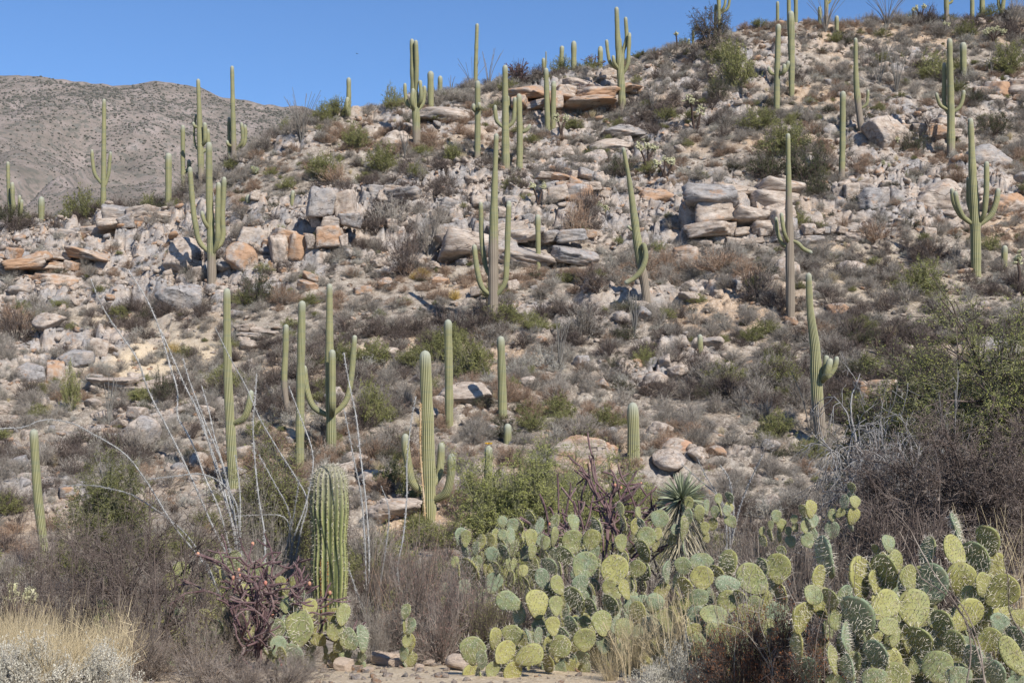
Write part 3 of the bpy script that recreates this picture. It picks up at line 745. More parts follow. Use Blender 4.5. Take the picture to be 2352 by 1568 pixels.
# slabs and cliff blocks, each with a shape of its own
BIG = [ # px, foot py, w, h, colour, what, boxy, strata, cracks, tilt
   
 (548, 650, 62, 62, "rust", "rounded rusty cliff foot", 0, .03, .08, .1), (405, 722, 100, 74, "grey", "flat grey tilted slab", 0, .05, .02, .5), (425, 640, 105, 95, "tan", "shadow-striped pale slab", 0, .03, .05, .1),
  (112, 672, 95, 38, "rust", "low undercut brown ledge", 0, .10, .02, .1), 
 (320, 556, 74, 34, "rust", "low brown flat ledge", 1, .08, .03, .1),  
   (1345, 236, 120, 42, "tan", "upper tan skyline slab", 0, .05, .05, .1), (1012, 296, 110, 32, "tan", "long low tan slab", 0, .06, .04, .2),
 (1425, 330, 118, 30, "grey", "long lying grey slab", 0, .07, .03, .1), (1420, 352, 105, 30, "tan", "second lying tan slab", 0, .05, .04, .1),  
  (1578, 612, 66, 58, "rust", "blocky rusty outcrop", 1, .07, .12, .1), (1496, 470, 84, 42, "rust", "rusty overhanging ledge", 0, .07, .07, .1), (2142, 478, 120, 84, "tan", "large rounded tan slab", 0, .05, .06, .3),
 (2010, 500, 84, 58, "grey", "large squarish grey rock", 1, .05, .06, .1),  (2275, 392, 84, 50, "grey", "grey tilted block", 0, .05, .03, .4), (2296, 492, 110, 56, "rust", "orange brown slab", 0, .05, .05, .3),
 (2040, 356, 100, 66, "tan", "dark-stained slab", 0, .07, .03, .8), (1085, 934, 118, 52, "tan", "broad pale orange rock", 0, .03, .04, .2), (1358, 1084, 165, 84, "orange", "large orange and white boulder", 0, .02, .03, .6), (1542, 1064, 84, 36, "orange", "low orange rock", 0, .04, .03, .2),
 (868, 1126, 74, 62, "tan", "rounded pinkish rock", 0, .03, .03, .2), (905, 1212, 115, 62, "tan", "layered rock half hidden by wands", 0, .10, .03, .1), (312, 1040, 84, 76, "grey", "grey rounded rock", 0, .03, .04, .2), (40, 838, 120, 54, "tan", "long tan boulder", 0, .06, .02, -.5),
 (75, 880, 66, 48, "grey", "grey rounded boulder", 0, .03, .02, .2), (118, 874, 44, 56, "rust", "rusty upright boulder", 0, .05, .03, .2), (168, 858, 66, 48, "grey", "grey cracked boulder", 0, .03, .05, .2), (222, 834, 52, 50, "tan", "pale block boulder", 1, .03, .03, .2), (110, 800, 60, 34, "tan", "pale rounded boulder", 0, .03, .03, .2),
 (905, 345, 78, 48, "tan", "shaded jumbled block", 1, .05, .06, .2), (1220, 222, 42, 24, "grey", "small grey skyline block", 0, .04, .03, .2), (1290, 372, 56, 30, "tan", "bright squarish block", 0, .04, .03, .2), (1366, 380, 46, 38, "grey", "bluish grey block", 0, .04, .03, .2),
 (930, 480, 110, 36, "grey", "low grey ledge", 1, .07, .05, .2), (1955, 635, 66, 42, "tan", "tan rounded boulder", 0, .03, .03, .2), (1812, 640, 52, 52, "tan", "pale flat-faced boulder", 0, .03, .03, .2), (1400, 215, 56, 30, "tan", "skyline ledge block", 1, .06, .03, .2), (1650, 250, 60, 30, "tan", "pale rock behind shrubs", 0, .04, .03, .2),
]
for k, (px, py, w, h, c, what, bx, st, cr, ti) in enumerate(BIG):
    me = rock_mesh("rock_outcrop", 500 + k * 3, 5 if w * h > 5000 else 4, planes=9, rough=0.07, boxy=bx, strata=st, cracks=cr, tilt=ti)
    big = w * h > 4500
    o = place_rock(px, py, w, h, c, me, name="rock_outcrop" if big else "boulder", what=what, sink=0.2, rot=(-0.18 if big else 0.0, random.Random(k).uniform(-.08, .08), random.Random(k).uniform(-.25, .25)), thick=0.9)
_fr = random.Random(9)
_row = [(770 + 26 * k + _fr.uniform(-14, 14), 1512 + _fr.uniform(-16, 26), _fr.choice([26, 34, 46, 62, 78]), 0) for k in range(13)]
for (px, py, w, h, c, d) in [(a, b, w_, w_ * _fr.uniform(.42, .75), _fr.choice(["bright", "bright", "tan", "rust"]), 13.0 + (1545 - b) * .03) for a, b, w_, _ in _row] + [(2132, 1575, 74, 66, "bright", 9.5), (1905, 1300, 330, 70, "grey", 14.5)]:
    place_rock(px, py, w, h, c, d=d, what="small tan foreground rock" if w < 200 else "pale gravelly bank")

# ledges: courses of fractured blocks, every block a part
BLOCK = [rock_mesh("block", 800 + k * 7, 4, planes=4, rough=0.06, boxy=1.0, strata=0.05, cracks=0.03 * (k % 2), tilt=.15) for k in range(8)]
def ledge(label, px, py, w, h, rows, cols, cmix, seed, depth_k=.55, tilt=0.0):
    g = ground_at(px, py); sc = g[1] / FP; rg = random.Random(seed)
    root = empty("rock_outcrop", (g[0], g[1], g[2]), label, "rock outcrop")
    z = -0.15; rows = max(2, round(rows * .62)); cols = max(2, cols)
    for r in range(rows):
        rh_ = h * sc / rows * rg.uniform(.6, 1.4); x = -w * sc / 2 * rg.uniform(.85, 1.05)
        while x < w * sc / 2:
            bw = w * sc / cols * rg.choice([.55, .8, 1, 1.3, 1.7]); bh = rh_ * rg.choice([.6, .85, 1.1, 1.35])
            o = link("block", BLOCK[rg.randrange(8)], root)
            o.location = (x + bw / 2, z * depth_k + rg.uniform(-.22, .28) + bw * .15, z + bh / 2 + tilt * x)
            o.scale = (bw * .74, max(bw, bh) * .72, bh * .74)
            o.rotation_euler = (rg.uniform(-.3, .1), rg.uniform(-.22, .22) + math.atan(tilt) * -1, rg.uniform(-.3, .3) + rg.choice([0, 3.14159]))
            o.material_slots[0].link = 'OBJECT'; o.material_slots[0].material = M_RK[rg.choice(cmix)]
            x += bw * rg.uniform(.8, 1.0)
        z += rh_ * .93
    return root
T_, G_, R_ = "tan", "grey", "rust"
for k, a in enumerate([
    ("tall fractured rust and grey cliff block split by a dark crack, left slope", 657, 606, 82, 128, 5, 2, [T_, R_, G_, R_], 1, .25),
    ("fractured pale cliff block on the right side of the dark crack", 742, 602, 74, 126, 5, 2, [T_, T_, G_, R_], 2, .25),
    ("jumbled tan blocks between the many-armed saguaro and the cliff block", 576, 606, 74, 100, 5, 2, [T_, T_, G_, R_], 3, .4),
    ("broad grey slab face behind the candelabra saguaro", 1085, 610, 165, 110, 3, 2, [G_, G_, T_], 4, .9), ("cracked grey slab face behind the slim saguaro on the ledge", 1225, 606, 150, 104, 3, 2, [G_, G_, T_], 5, .9),
    ("long broken ledge crossing the slope above the grey slabs", 1110, 492, 230, 42, 2, 6, [T_, G_, T_], 6, .6, .12), ("huge layered grey rock face on the right slope", 1690, 560, 200, 148, 8, 3, [G_, T_, T_], 7, .45), ("upright jointed tan face left of the layered grey face", 1592, 556, 62, 130, 4, 1, [T_, G_], 8, .3),
    ("broken end of the layered grey face by the grey-footed saguaro", 1775, 545, 80, 90, 4, 2, [G_, T_, T_], 9, .5), ("overhanging layered ledge at the left slope", 120, 628, 110, 58, 4, 2, [G_, T_, R_], 10, .15), ("layered brown ledge at the left picture edge", 22, 648, 100, 74, 5, 2, [R_, T_, R_], 11, .3, -.2),
    ("pale broken ledge under the left ridge saguaros", 300, 560, 150, 52, 4, 3, [T_, T_, G_, R_], 12, .6), ("long pale ledge of rubble left of the many-armed saguaro", 190, 560, 120, 36, 3, 3, [T_, T_, R_], 13, .6), ("pale broken ledge below the many-armed saguaro", 560, 690, 80, 30, 2, 3, [G_, T_], 14, .5),
    ("rubble ledge left of the leaning saguaro", 1290, 492, 110, 70, 5, 3, [T_, T_, G_, R_], 15, .6), ("thin layered grey ledge in the left lower slope", 590, 770, 100, 30, 3, 2, [G_, T_], 16, .4), ("orange stained ledge at the lower left slope", 270, 905, 130, 44, 3, 2, [T_, R_, T_], 17, .5),
    ("broken tan ledge right of the saguaro with bundled arms", 2030, 935, 150, 56, 3, 4, [T_, T_, R_], 18, .4), ("jumbled tan ledge at the right above the big candelabra saguaro", 2120, 330, 140, 40, 3, 4, [T_, R_, G_], 19, .6), ("rock steps below the pinched saguaro", 1960, 470, 90, 40, 3, 3, [T_, G_], 20, .6),
    ("tan ledge blocks under the five-stemmed skyline saguaro", 1420, 232, 90, 32, 2, 3, [T_, R_], 21, .6), ("grey stepped ledge left of the candelabra saguaro", 880, 470, 120, 34, 2, 3, [G_, T_], 22, .8), ("wide brown stained outcrop under the two close armless saguaros", 1265, 272, 200, 62, 4, 3, [R_, T_, R_], 30, .7, -.05), ("long layered brown outcrop at the upper right edge", 2312, 240, 150, 60, 4, 3, [R_, R_, T_], 31, .5),
    ("fractured ledge right of the huge grey face", 1900, 560, 120, 40, 3, 4, [T_, G_, T_], 23, .6)]):
    ledge(*a)

# ------------------------------------------------------------------ scattering
def gn_scatter(name, pts, rots, scales, idx, protos, kind="stuff"):
    me = bpy.data.meshes.new(name)
    me.vertices.add(len(pts)); me.vertices.foreach_set("co", np.asarray(pts, np.float32).ravel())
    for an, arr, ty in (("rot", rots, 'FLOAT_VECTOR'), ("scl", scales, 'FLOAT_VECTOR')):
        a = me.attributes.new(an, ty, 'POINT'); a.data.foreach_set("vector", np.asarray(arr, np.float32).ravel())
    a = me.attributes.new("pick", 'INT', 'POINT'); a.data.foreach_set("value", np.asarray(idx, np.int32))
    o = link(name, me, kind=kind)
    ng = bpy.data.node_groups.new(name, 'GeometryNodeTree')
    ng.interface.new_socket("Geometry", in_out='INPUT', socket_type='NodeSocketGeometry')
    ng.interface.new_socket("Geometry", in_out='OUTPUT', socket_type='NodeSocketGeometry')
    gi = ng.nodes.new("NodeGroupInput"); go = ng.nodes.new("NodeGroupOutput")
    ins = ng.nodes.new("GeometryNodeInstanceOnPoints"); ins.inputs["Pick Instance"].default_value = True
    jo = ng.nodes.new("GeometryNodeJoinGeometry")
    for p in reversed(protos):
        oi = ng.nodes.new("GeometryNodeObjectInfo"); oi.inputs["Object"].default_value = p; oi.inputs["As Instance"].default_value = True
        ng.links.new(oi.outputs["Geometry"], jo.inputs[0])
    def at(n, ty):
        x = ng.nodes.new("GeometryNodeInputNamedAttribute"); x.data_type = ty; x.inputs["Name"].default_value = n; return x.outputs["Attribute"]
    ng.links.new(gi.outputs[0], ins.inputs["Points"]); ng.links.new(jo.outputs[0], ins.inputs["Instance"])
    er = ng.nodes.new("FunctionNodeEulerToRotation"); ng.links.new(at("rot", 'FLOAT_VECTOR'), er.inputs[0])
    ng.links.new(er.outputs[0], ins.inputs["Rotation"]); ng.links.new(at("scl", 'FLOAT_VECTOR'), ins.inputs["Scale"])
    ng.links.new(at("pick", 'INT'), ins.inputs["Instance Index"]); ng.links.new(ins.outputs[0], go.inputs[0])
    md = o.modifiers.new("scatter", 'NODES'); md.node_group = ng
    return o
RNG = np.random.default_rng(77)
def hill_points(n, y0=43.5, y1=None, over=6.0, amax=0.46, seed=0, dens=None):
    rng = np.random.default_rng(seed)
    out = []
    tot = 0
    while tot < n:
        y = rng.uniform(y0, 114, n * 2) if y1 is None else rng.uniform(y0, y1, n * 2)
        x = rng.uniform(-52, 52, n * 2)
        ok = np.abs(x / y) < amax
        _, dr = ridge(1176 + FP * x / y)
        ok &= y < dr + over
        if dens is not None: ok &= rng.random(n * 2) < dens(x, y)
        out.append(np.stack([x[ok], y[ok]], 1)); tot += ok.sum()
    p = np.concatenate(out)[:n]
    return p[:, 0], p[:, 1], H(p[:, 0], p[:, 1])
# boulders of middling size: the biggest as things of their own, the rest joined with the loose stones
bx_, by_, bz_ = hill_points(2600, seed=11, dens=lambda x, y: 0.10 + 0.9 * np.clip(rockmask(x, y), 0, 1))
bs_ = 0.15 + 0.38 * RNG.random(len(bx_)) ** 2.4
order = np.argsort(-(bs_ / by_))
proto_st = []
cols = ["tan", "tan", "grey", "tan", "grey", "rust"]
prr = random.Random(8)
nb = 245
for k in order[:nb]:
    px, py = proj(bx_[k], by_[k], bz_[k])
    if not (-20 < px < 2372): continue
    c = prr.choice(cols)
    o = link("boulder", BOULD[prr.randrange(len(BOULD))])
    s = bs_[k]
    o.location = (bx_[k], by_[k], bz_[k] + s * 0.25); o.scale = (s * prr.uniform(.8, 1.3), s, s * prr.uniform(.55, .85))
    o.rotation_euler = (prr.uniform(-.35, .35), prr.uniform(-.35, .35), prr.uniform(0, 6.28))
    o.material_slots[0].link = 'OBJECT'; o.material_slots[0].material = M_RK[c]
    o["category"] = "boulder"; o["group"] = "boulders on the hillside"
    want_label(o, {"tan": "pale tan rock", "grey": "weathered grey rock", "rust": "rusty brown rock"}[c], px, py)
    if k in order[:10]: proto_st.append(o)
protos = []
for k in range(10):
    o = bpy.data.objects.new("stone", STONE[k]); o.data.materials[0] = M_RK[["tan", "grey", "tan", "rust", "tan"][k % 5]]
    protos.append(o)
rest = order[nb:]
sx, sy, sz = hill_points(26000, seed=12, dens=lambda x, y: 0.30 + 0.7 * np.clip(rockmask(x, y) + 1.2 * fbm(x / 2.5, y / 2, 31, 3), 0, 1))
ss = 0.035 + 0.17 * RNG.random(len(sx)) ** 3.0
fx = RNG.uniform(-20, 20, 16000); fy = np.r_[RNG.uniform(8.5, 44, 5000), RNG.uniform(9.5, 15.5, 11000)]; kk = np.abs(fx / fy) < 0.48; fx = fx[kk]; fy = fy[kk]
fs = 0.006 + 0.05 * RNG.random(len(fx)) ** 5
X_ = np.r_[bx_[rest], sx, fx]; Y_ = np.r_[by_[rest], sy, fy]; Z_ = np.r_[bz_[rest], sz, H(fx, fy)]; S_ = np.r_[bs_[rest], ss, fs]
n = len(X_)
rots = np.stack([RNG.uniform(-.5, .5, n), RNG.uniform(-.5, .5, n), RNG.uniform(0, 6.28, n)], 1)
scl = S_[:, None] * np.stack([RNG.uniform(.8, 1.5, n), RNG.uniform(.7, 1.1, n), RNG.uniform(.6, 1.0, n)], 1)
gn_scatter("loose_stones", np.stack([X_, Y_, Z_ + S_ * 0.15], 1), rots, scl, RNG.integers(0, 10, n), protos)
# ------------------------------------------------------------------ shrubs of the hillside
def dome_shrub(seed, nst=60, ntw=420, nfine=900, nleaf=0, h=0.75, r=0.6, open_=0.25, ws=0.014, wt=0.008, leaf=(0.03, 0.018), upright=0.0, mats=None, name="shrub", leafpow=0.5):
    rng = np.random.default_rng(seed)
    mb = MB()
    th = rng.uniform(0, 2 * math.pi, nst)
    el = np.arcsin(np.clip(rng.uniform(open_ * 0.2, 1, nst) ** (0.8 - 0.4 * upright), 0, 1))
    el = np.clip(el, 0.12, 1.5)
    d = np.stack([np.cos(th) * np.cos(el), np.sin(th) * np.cos(el), np.sin(el)], 1)
    lump = 0.72 + 0.5 * vnoise3(d * 2.1 + seed, seed) + rng.uniform(-.12, .12, nst)
    end = d * np.array([r, r, h]) * lump[:, None]
    p0 = np.stack([rng.normal(0, .04, nst), rng.normal(0, .04, nst), np.full(nst, -0.05)], 1)
    mid = p0 * 0.5 + end * 0.5 + np.array([0, 0, 0.06 * h]) + rng.normal(0, .03, (nst, 3))
    st = np.stack([p0, mid, end], 1)
    ribbons(mb, st, ws * 1.5, ws * 0.5, rng)
    k = rng.integers(0, nst, ntw); t = rng.uniform(.35, 1, ntw)[:, None]
    a = np.where(t < .5, p0[k] + (mid[k] - p0[k]) * t * 2, mid[k] + (end[k] - mid[k]) * (t * 2 - 1))
    dd = unit(unit(end[k] - p0[k]) + rng.normal(0, .55 - 0.25 * upright, (ntw, 3)) + np.array([0, 0, .15 + .5 * upright]))
    b = a + dd * (rng.uniform(.10, .28, ntw) * (h + r) * 0.75)[:, None]
    b[:, 2] = np.maximum(b[:, 2], 0.02)
    ribbons(mb, np.stack([a, b], 1), wt * 1.1, wt * 0.6, rng)
    k = rng.integers(0, ntw, nfine); t = rng.uniform(.2, 1, nfine)[:, None]
    c = a[k] + (b[k] - a[k]) * t
    e = c + unit(dd[k] + rng.normal(0, .8, (nfine, 3))) * rng.uniform(.04, .11, nfine)[:, None] * (h + r) * 0.8
    e[:, 2] = np.maximum(e[:, 2], 0.01)
    if nfine: ribbons(mb, np.stack([c, e], 1), wt * 0.8, wt * 0.45, rng)
    if nleaf:
        k = rng.integers(0, nfine, nleaf)
        pos = c[k] + (e[k] - c[k]) * (rng.random(nleaf) ** leafpow)[:, None]
        leaves(mb, pos, rng.normal(size=(nleaf, 3)) + np.array([0, 0, .4]), rng.uniform(.6, 1.3, nleaf) * leaf[0], leaf[1], rng, m=1 if mats and len(mats) > 1 else 0)
    return mb.build(name, mats, smooth=False)
M_TW_GREY = twig_mat("grey_twigs", [(0.14, 0.118, 0.097), (0.30, 0.26, 0.215), (0.46, 0.415, 0.355)])
M_TW_PALE = twig_mat("pale_twigs", [(0.36, 0.33, 0.27), (0.54, 0.50, 0.43)])
M_TW_RUST = twig_mat("rusty_twigs", [(0.19, 0.12, 0.08), (0.32, 0.215, 0.145), (0.40, 0.32, 0.24)])
M_TW_DARK = twig_mat("dark_twigs", [(0.05, 0.038, 0.032), (0.12, 0.092, 0.078), (0.22, 0.18, 0.15)])
M_TW_PURP = twig_mat("purple_brown_twigs", [(0.085, 0.067, 0.056), (0.195, 0.158, 0.130), (0.35, 0.30, 0.25)])
M_LF_OLIVE = twig_mat("olive_leaves", [(0.12, 0.125, 0.045), (0.21, 0.21, 0.075), (0.33, 0.32, 0.13)])
M_LF_DARK = twig_mat("dark_green_leaves", [(0.05, 0.062, 0.03), (0.10, 0.11, 0.05)])
M_LF_YEL = twig_mat("yellow_green_leaves", [(0.20, 0.21, 0.065), (0.32, 0.32, 0.11)])
M_LF_GREY = twig_mat("grey_leaves", [(0.27, 0.25, 0.205), (0.42, 0.39, 0.33)])
M_GRASS = twig_mat("dry_grass", [(0.42, 0.33, 0.19), (0.60, 0.50, 0.32)])
M_GOLD = twig_mat("golden_grass", [(0.40, 0.27, 0.08), (0.55, 0.40, 0.16)])
M_TW_OLV = twig_mat("olive_twigs", [(0.12, 0.11, 0.06), (0.24, 0.225, 0.13)])
P = {}
P["grey"] = [dome_shrub(700 + k, 60, 480, 1700, 1500, h=.62 + .1 * (k % 3), r=.62, mats=[M_TW_GREY, M_LF_GREY], leaf=(.024, .014)) for k in range(5)]
P["wispy"] = [dome_shrub(720 + k, 70, 560, 1700, 500, h=.85, r=.6, mats=[M_TW_GREY, M_TW_PURP], upright=.3, leaf=(.02, .012), wt=.006) for k in range(4)]
P["pale"] = [dome_shrub(740 + k, 50, 380, 1100, 1900, h=.55, r=.6, mats=[M_TW_PALE, M_LF_GREY], leaf=(.032, .018)) for k in range(3)]
P["rust"] = [dome_shrub(760 + k, 60, 520, 1700, 900, h=.6, r=.65, mats=[M_TW_RUST, M_TW_GREY], leaf=(.02, .012)) for k in range(3)]
P["dark"] = [dome_shrub(780 + k, 60, 420, 1100, 300, h=.8, r=.65, mats=[M_TW_DARK, M_TW_PURP], wt=.009) for k in range(3)]
P["green"] = [dome_shrub(800 + k, 60, 500, 1500, 6500, h=.95, r=.8, mats=[M_TW_OLV, M_LF_OLIVE], upright=.35, leaf=(.046, .022)) for k in range(4)]
P["dgreen"] = [dome_shrub(820 + k, 60, 500, 1500, 5500, h=.75, r=.9, mats=[M_TW_DARK, M_LF_DARK], upright=.2, leaf=(.034, .018)) for k in range(3)]
P["grass"] = [dome_shrub(840 + k, 260, 160, 0, 0, h=.6, r=.4, mats=[M_GRASS], upright=1.0, ws=.006, wt=.004, open_=1.5) for k in range(3)]
P["gold"] = [dome_shrub(850 + k, 260, 300, 0, 0, h=.45, r=.5, mats=[M_GOLD], upright=.6, ws=.008, wt=.006) for k in range(2)]
PO = {k: [bpy.data.objects.new("shrub", m) for m in v] for k, v in P.items()}
KIND_NAME = {"grey": ("dry_shrub", "low grey dry shrub", "dry shrub", "dry shrubs on the slope"), "wispy": ("dry_shrub", "wispy leafless grey shrub", "dry shrub", "dry shrubs on the slope"),
             "pale": ("dry_shrub", "pale silvery low shrub", "dry shrub", "dry shrubs on the slope"), "rust": ("dry_shrub", "rusty brown dry shrub", "dry shrub", "dry shrubs on the slope"),
             "dark": ("dry_shrub", "dark twiggy shrub", "dry shrub", "dry shrubs on the slope"), "green": ("green_bush", "olive green bush", "green bush", "green bushes on the slope"),
             "dgreen": ("green_bush", "dark green spreading bush", "green bush", "green bushes on the slope"), "grass": ("grass_tuft", "pale dry grass tuft", "grass tuft", "grass tufts"),
             "gold": ("grass_tuft", "golden dry grass tuft", "grass tuft", "grass tufts")}
def put_shrub(kind, x, y, z, s, sz, rz, rr, px=None, py=None):
    nm, what, cat, grp = KIND_NAME[kind]
    o = link(nm, rr.choice(P[kind]))
    o.location = (x, y, z - 0.02); o.scale = (s, s, s * sz); o.rotation_euler = (0, 0, rz)
    o["category"] = cat; o["group"] = grp
    if px is None: px, py = proj(x, y, z)
    want_label(o, what, px, py)
    return o
rr = random.Random(3)
def shrub_at(kind, px, py, w, h=None, d=None):
    """px, py: foot; w, h: size in the picture"""
    g = ground_at(px, py) if d is None else None
    if g is None:
        q = W(px, py, d); g = [q[0], d, float(H(q[0], d))]
    sc = g[1] / FP
    base = {"grey": (1.35, .72), "wispy": (1.4, .95), "pale": (1.3, .62), "rust": (1.4, .68), "dark": (1.45, .9), "green": (1.8, 1.1), "dgreen": (2.0, .9), "grass": (.9, .65), "gold": (1.1, .55)}[kind]
    s = w * sc / base[0]; sz = (h * sc / base[1]) / s if h else 1.0
    return put_shrub(kind, g[0], g[1], g[2], s, sz, rr.uniform(0, 6.28), rr, px, py)
# bushes one can pick out in the picture
for (kind, px, py, w, h) in [
    ("green", 775, 275, 70, 55), ("green", 740, 290, 60, 50), ("green", 905, 270, 60, 60), ("wispy", 690, 330, 60, 70), ("green", 745, 420, 95, 75), ("green", 880, 400, 90, 70), ("green", 815, 350, 70, 60), ("green", 1037, 380, 50, 65),
    ("green", 970, 362, 60, 30), ("rust", 770, 430, 80, 50), ("wispy", 610, 350, 70, 55), ("green", 665, 270, 60, 40), ("dark", 700, 275, 70, 50), ("dgreen", 352, 508, 60, 50), ("green", 188, 490, 110, 90), ("wispy", 215, 500, 90, 60),
    ("dgreen", 20, 540, 90, 55), ("wispy", 290, 460, 70, 50), ("dark", 315, 462, 60, 45), ("dgreen", 590, 700, 95, 85), ("rust", 650, 700, 70, 50), ("dark", 40, 790, 150, 90), ("rust", 30, 760, 100, 60), ("grey", 90, 740, 80, 50),
    ("green", 160, 945, 50, 105), ("dgreen", 375, 935, 60, 80), ("dark", 410, 920, 90, 90), ("dark", 70, 920, 80, 55), ("green", 860, 980, 100, 110), ("dark", 830, 990, 90, 80), ("green", 1085, 870, 110, 100), ("green", 1045, 850, 80, 75),
    ("dark", 1420, 410, 60, 70), ("dgreen", 1430, 430, 80, 60), ("dgreen", 1770, 420, 130, 90), ("dgreen", 1850, 420, 120, 120), ("green", 1800, 360, 130, 90), ("dgreen", 1870, 450, 100, 90), ("dark", 1960, 400, 80, 60), ("green", 1740, 300, 100, 60),
    ("dgreen", 2100, 350, 80, 60), ("dark", 2130, 330, 80, 80), ("dgreen", 2280, 320, 110, 60), ("dgreen", 2240, 260, 60, 40), ("green", 1690, 210, 110, 110), ("green", 1660, 160, 90, 60), ("dgreen", 1650, 260, 60, 70), ("green", 2150, 190, 90, 70),
    ("green", 2310, 170, 90, 80), ("green", 2270, 40, 70, 45), ("wispy", 2330, 60, 70, 70), ("dark", 2130, 60, 70, 50), ("green", 2110, 680, 130, 90), ("wispy", 2080, 700, 110, 60), ("rust", 1660, 640, 150, 60), ("rust", 1720, 650, 90, 60),
    ("rust", 1480, 630, 90, 60), ("rust", 1530, 620, 60, 50), ("dark", 1360, 690, 90, 60), ("dark", 1740, 690, 100, 80), ("rust", 2010, 560, 120, 50), ("rust", 2140, 600, 90, 60), ("rust", 1880, 780, 100, 50), ("dark", 1430, 880, 60, 60),
    ("green", 1480, 850, 60, 50), ("rust", 1340, 860, 50, 40), ("rust", 1400, 800, 40, 25), ("gold", 970, 640, 60, 25), ("gold", 1045, 690, 40, 30), ("gold", 400, 820, 60, 40), ("gold", 950, 645, 30, 20), ("grass", 180, 510, 40, 30),
    ("dark", 1190, 200, 80, 60), ("wispy", 1230, 200, 60, 30), ("green", 1290, 165, 70, 50), ("green", 1355, 165, 70, 40), ("green", 1480, 130, 70, 25), ("dark", 930, 640, 110, 120), ("wispy", 985, 600, 110, 110), ("grey", 900, 540, 110, 80),
    ("dark", 1010, 540, 70, 60), ("rust", 1325, 560, 90, 100), ("dark", 1350, 540, 80, 120), ("grey", 1340, 780, 120, 70), ("wispy", 1630, 890, 130, 80), ("dark", 1600, 870, 70, 70), ("dark", 1850, 880, 100, 60), ("green", 1280, 960, 90, 60),
    ("wispy", 1330, 1010, 130, 70), ("dark", 920, 1060, 120, 80), ("dark", 620, 960, 60, 60), ("wispy", 560, 520, 80, 40), ("green", 1360, 355, 50, 25), ("dark", 1600, 150, 60, 40), ("wispy", 1540, 130, 60, 30), ("rust", 1100, 800, 60, 40)]:
    shrub_at(kind, px, py, w, h)
# the general cover: 300 that show largest as things, the rest one mass
sx, sy, sz = hill_points(15000, seed=21, dens=lambda x, y: np.clip(1.0 + 0.5 * sstep(70, 92, y) * (x > -8) - 0.62 * rockmask(x, y) + 1.2 * fbm(x / 3.5, y / 3.5, 41, 3), 0.2, 1))
n = len(sx)
cn = fbm(sx / 9, sy / 7, 61, 3) + RNG.normal(0, .10, n)
u = RNG.random(n)
kind = np.where(cn > .19, "rust", np.where(cn < -.15, "dark", np.where(u < .42, "grey", np.where(u < .66, "wispy", np.where(u < .86, "pale", "grey")))))
kind = np.where(RNG.random(n) < .045, "green", kind); kind = np.where(RNG.random(n) < .02, "dgreen", kind); kind = np.where(RNG.random(n) < .012, "grass", kind)
s = 0.22 + 0.62 * RNG.random(n) ** 2.1
s = np.where((kind == "dark") | (kind == "wispy"), s * 1.2, s)
s = np.where((fbm(sx / 5, sy / 5, 66, 2) > .12), s * 1.35, s)
rz = RNG.uniform(0, 6.28, n)
# the wash and foreground floor
m = 900
wy = RNG.uniform(17.5, 45, m * 2); wx = RNG.uniform(-21, 21, m * 2); ok = (np.abs(wx / wy) < .46) & (RNG.random(m * 2) < .75) & ~((np.abs(1176 + FP * wx / wy - 757) < 90) & (wy < 22.5)); wx = wx[ok]; wy = wy[ok]
wk = np.where(fbm(wx / 5, wy / 5, 71, 2) + RNG.normal(0, .1, len(wx)) > 0.10, "dark", np.where(RNG.random(len(wx)) < .45, "wispy", np.where(RNG.random(len(wx)) < .6, "grey", "pale")))
wk = np.where(RNG.random(len(wx)) < .10, "green", wk); wk = np.where(RNG.random(len(wx)) < .10, "rust", wk)
wsz = 0.35 + 0.55 * RNG.random(len(wx))
sx = np.r_[sx, wx]; sy = np.r_[sy, wy]; sz = np.r_[sz, H(wx, wy)]; kind = np.r_[kind, wk]; s = np.r_[s, wsz]; rz = np.r_[rz, RNG.uniform(0, 6.28, len(wx))]
px, py = proj(sx, sy, sz)
inview = (px > -30) & (px < 2382) & (py < 1700)
order = np.argsort(-(s / sy) * inview * (sy > 42))
done = set()
for k in order[:205]:
    put_shrub(str(kind[k]), sx[k], sy[k], sz[k], s[k], rr.uniform(.8, 1.15), rz[k], rr); done.add(k)
names = list(PO.keys())
protos = [o for k in names for o in PO[k]]
first = {}; c = 0
for k in names: first[k] = (c, len(PO[k])); c += len(PO[k])
restk = np.array([k for k in range(len(sx)) if k not in done])
idx = np.array([first[str(kind[k])][0] + rr.randrange(first[str(kind[k])][1]) for k in restk])
rots = np.stack([np.zeros(len(restk)), np.zeros(len(restk)), rz[restk]], 1)
scl = np.repeat(s[restk][:, None], 3, 1); scl[:, 2] *= RNG.uniform(.75, 1.15, len(restk))
gn_scatter("scrub_cover", np.stack([sx[restk], sy[restk], sz[restk] - 0.02], 1), rots, scl, idx, protos)

# trees and scrub of the far mountain
n = 70000
my = RNG.uniform(900, 2640, n); ma = RNG.uniform(-.47, -.06, n); mx = ma * my
dn = fbm(mx / 90, my / 90, 81, 4) + 0.25 * sstep(1500, 2600, my)
ok = dn + RNG.normal(0, .16, n) > 0.0
mx = mx[ok]; my = my[ok]; n = len(mx)
kb = rock_mesh("bush_ball", 900, 2, planes=9, rough=.3)
mt = twig_mat("far_foliage", [(0.085, 0.083, 0.062), (0.13, 0.12, 0.095)]); kb.materials[0] = mt
bo = bpy.data.objects.new("far_tree", kb)
far_s = (0.45 + 1.7 * RNG.random(n) ** 3.5) * (0.6 + 0.75 * sstep(1300, 2500, my))
gn_scatter("distant_mountain_trees", np.stack([mx, my, mount(mx, my) + far_s * .3 - 1], 1), np.stack([np.zeros(n), np.zeros(n), RNG.uniform(0, 6, n)], 1),
           np.stack([far_s * 1.2, far_s * 1.2, far_s * .9], 1), np.zeros(n, int), [bo])
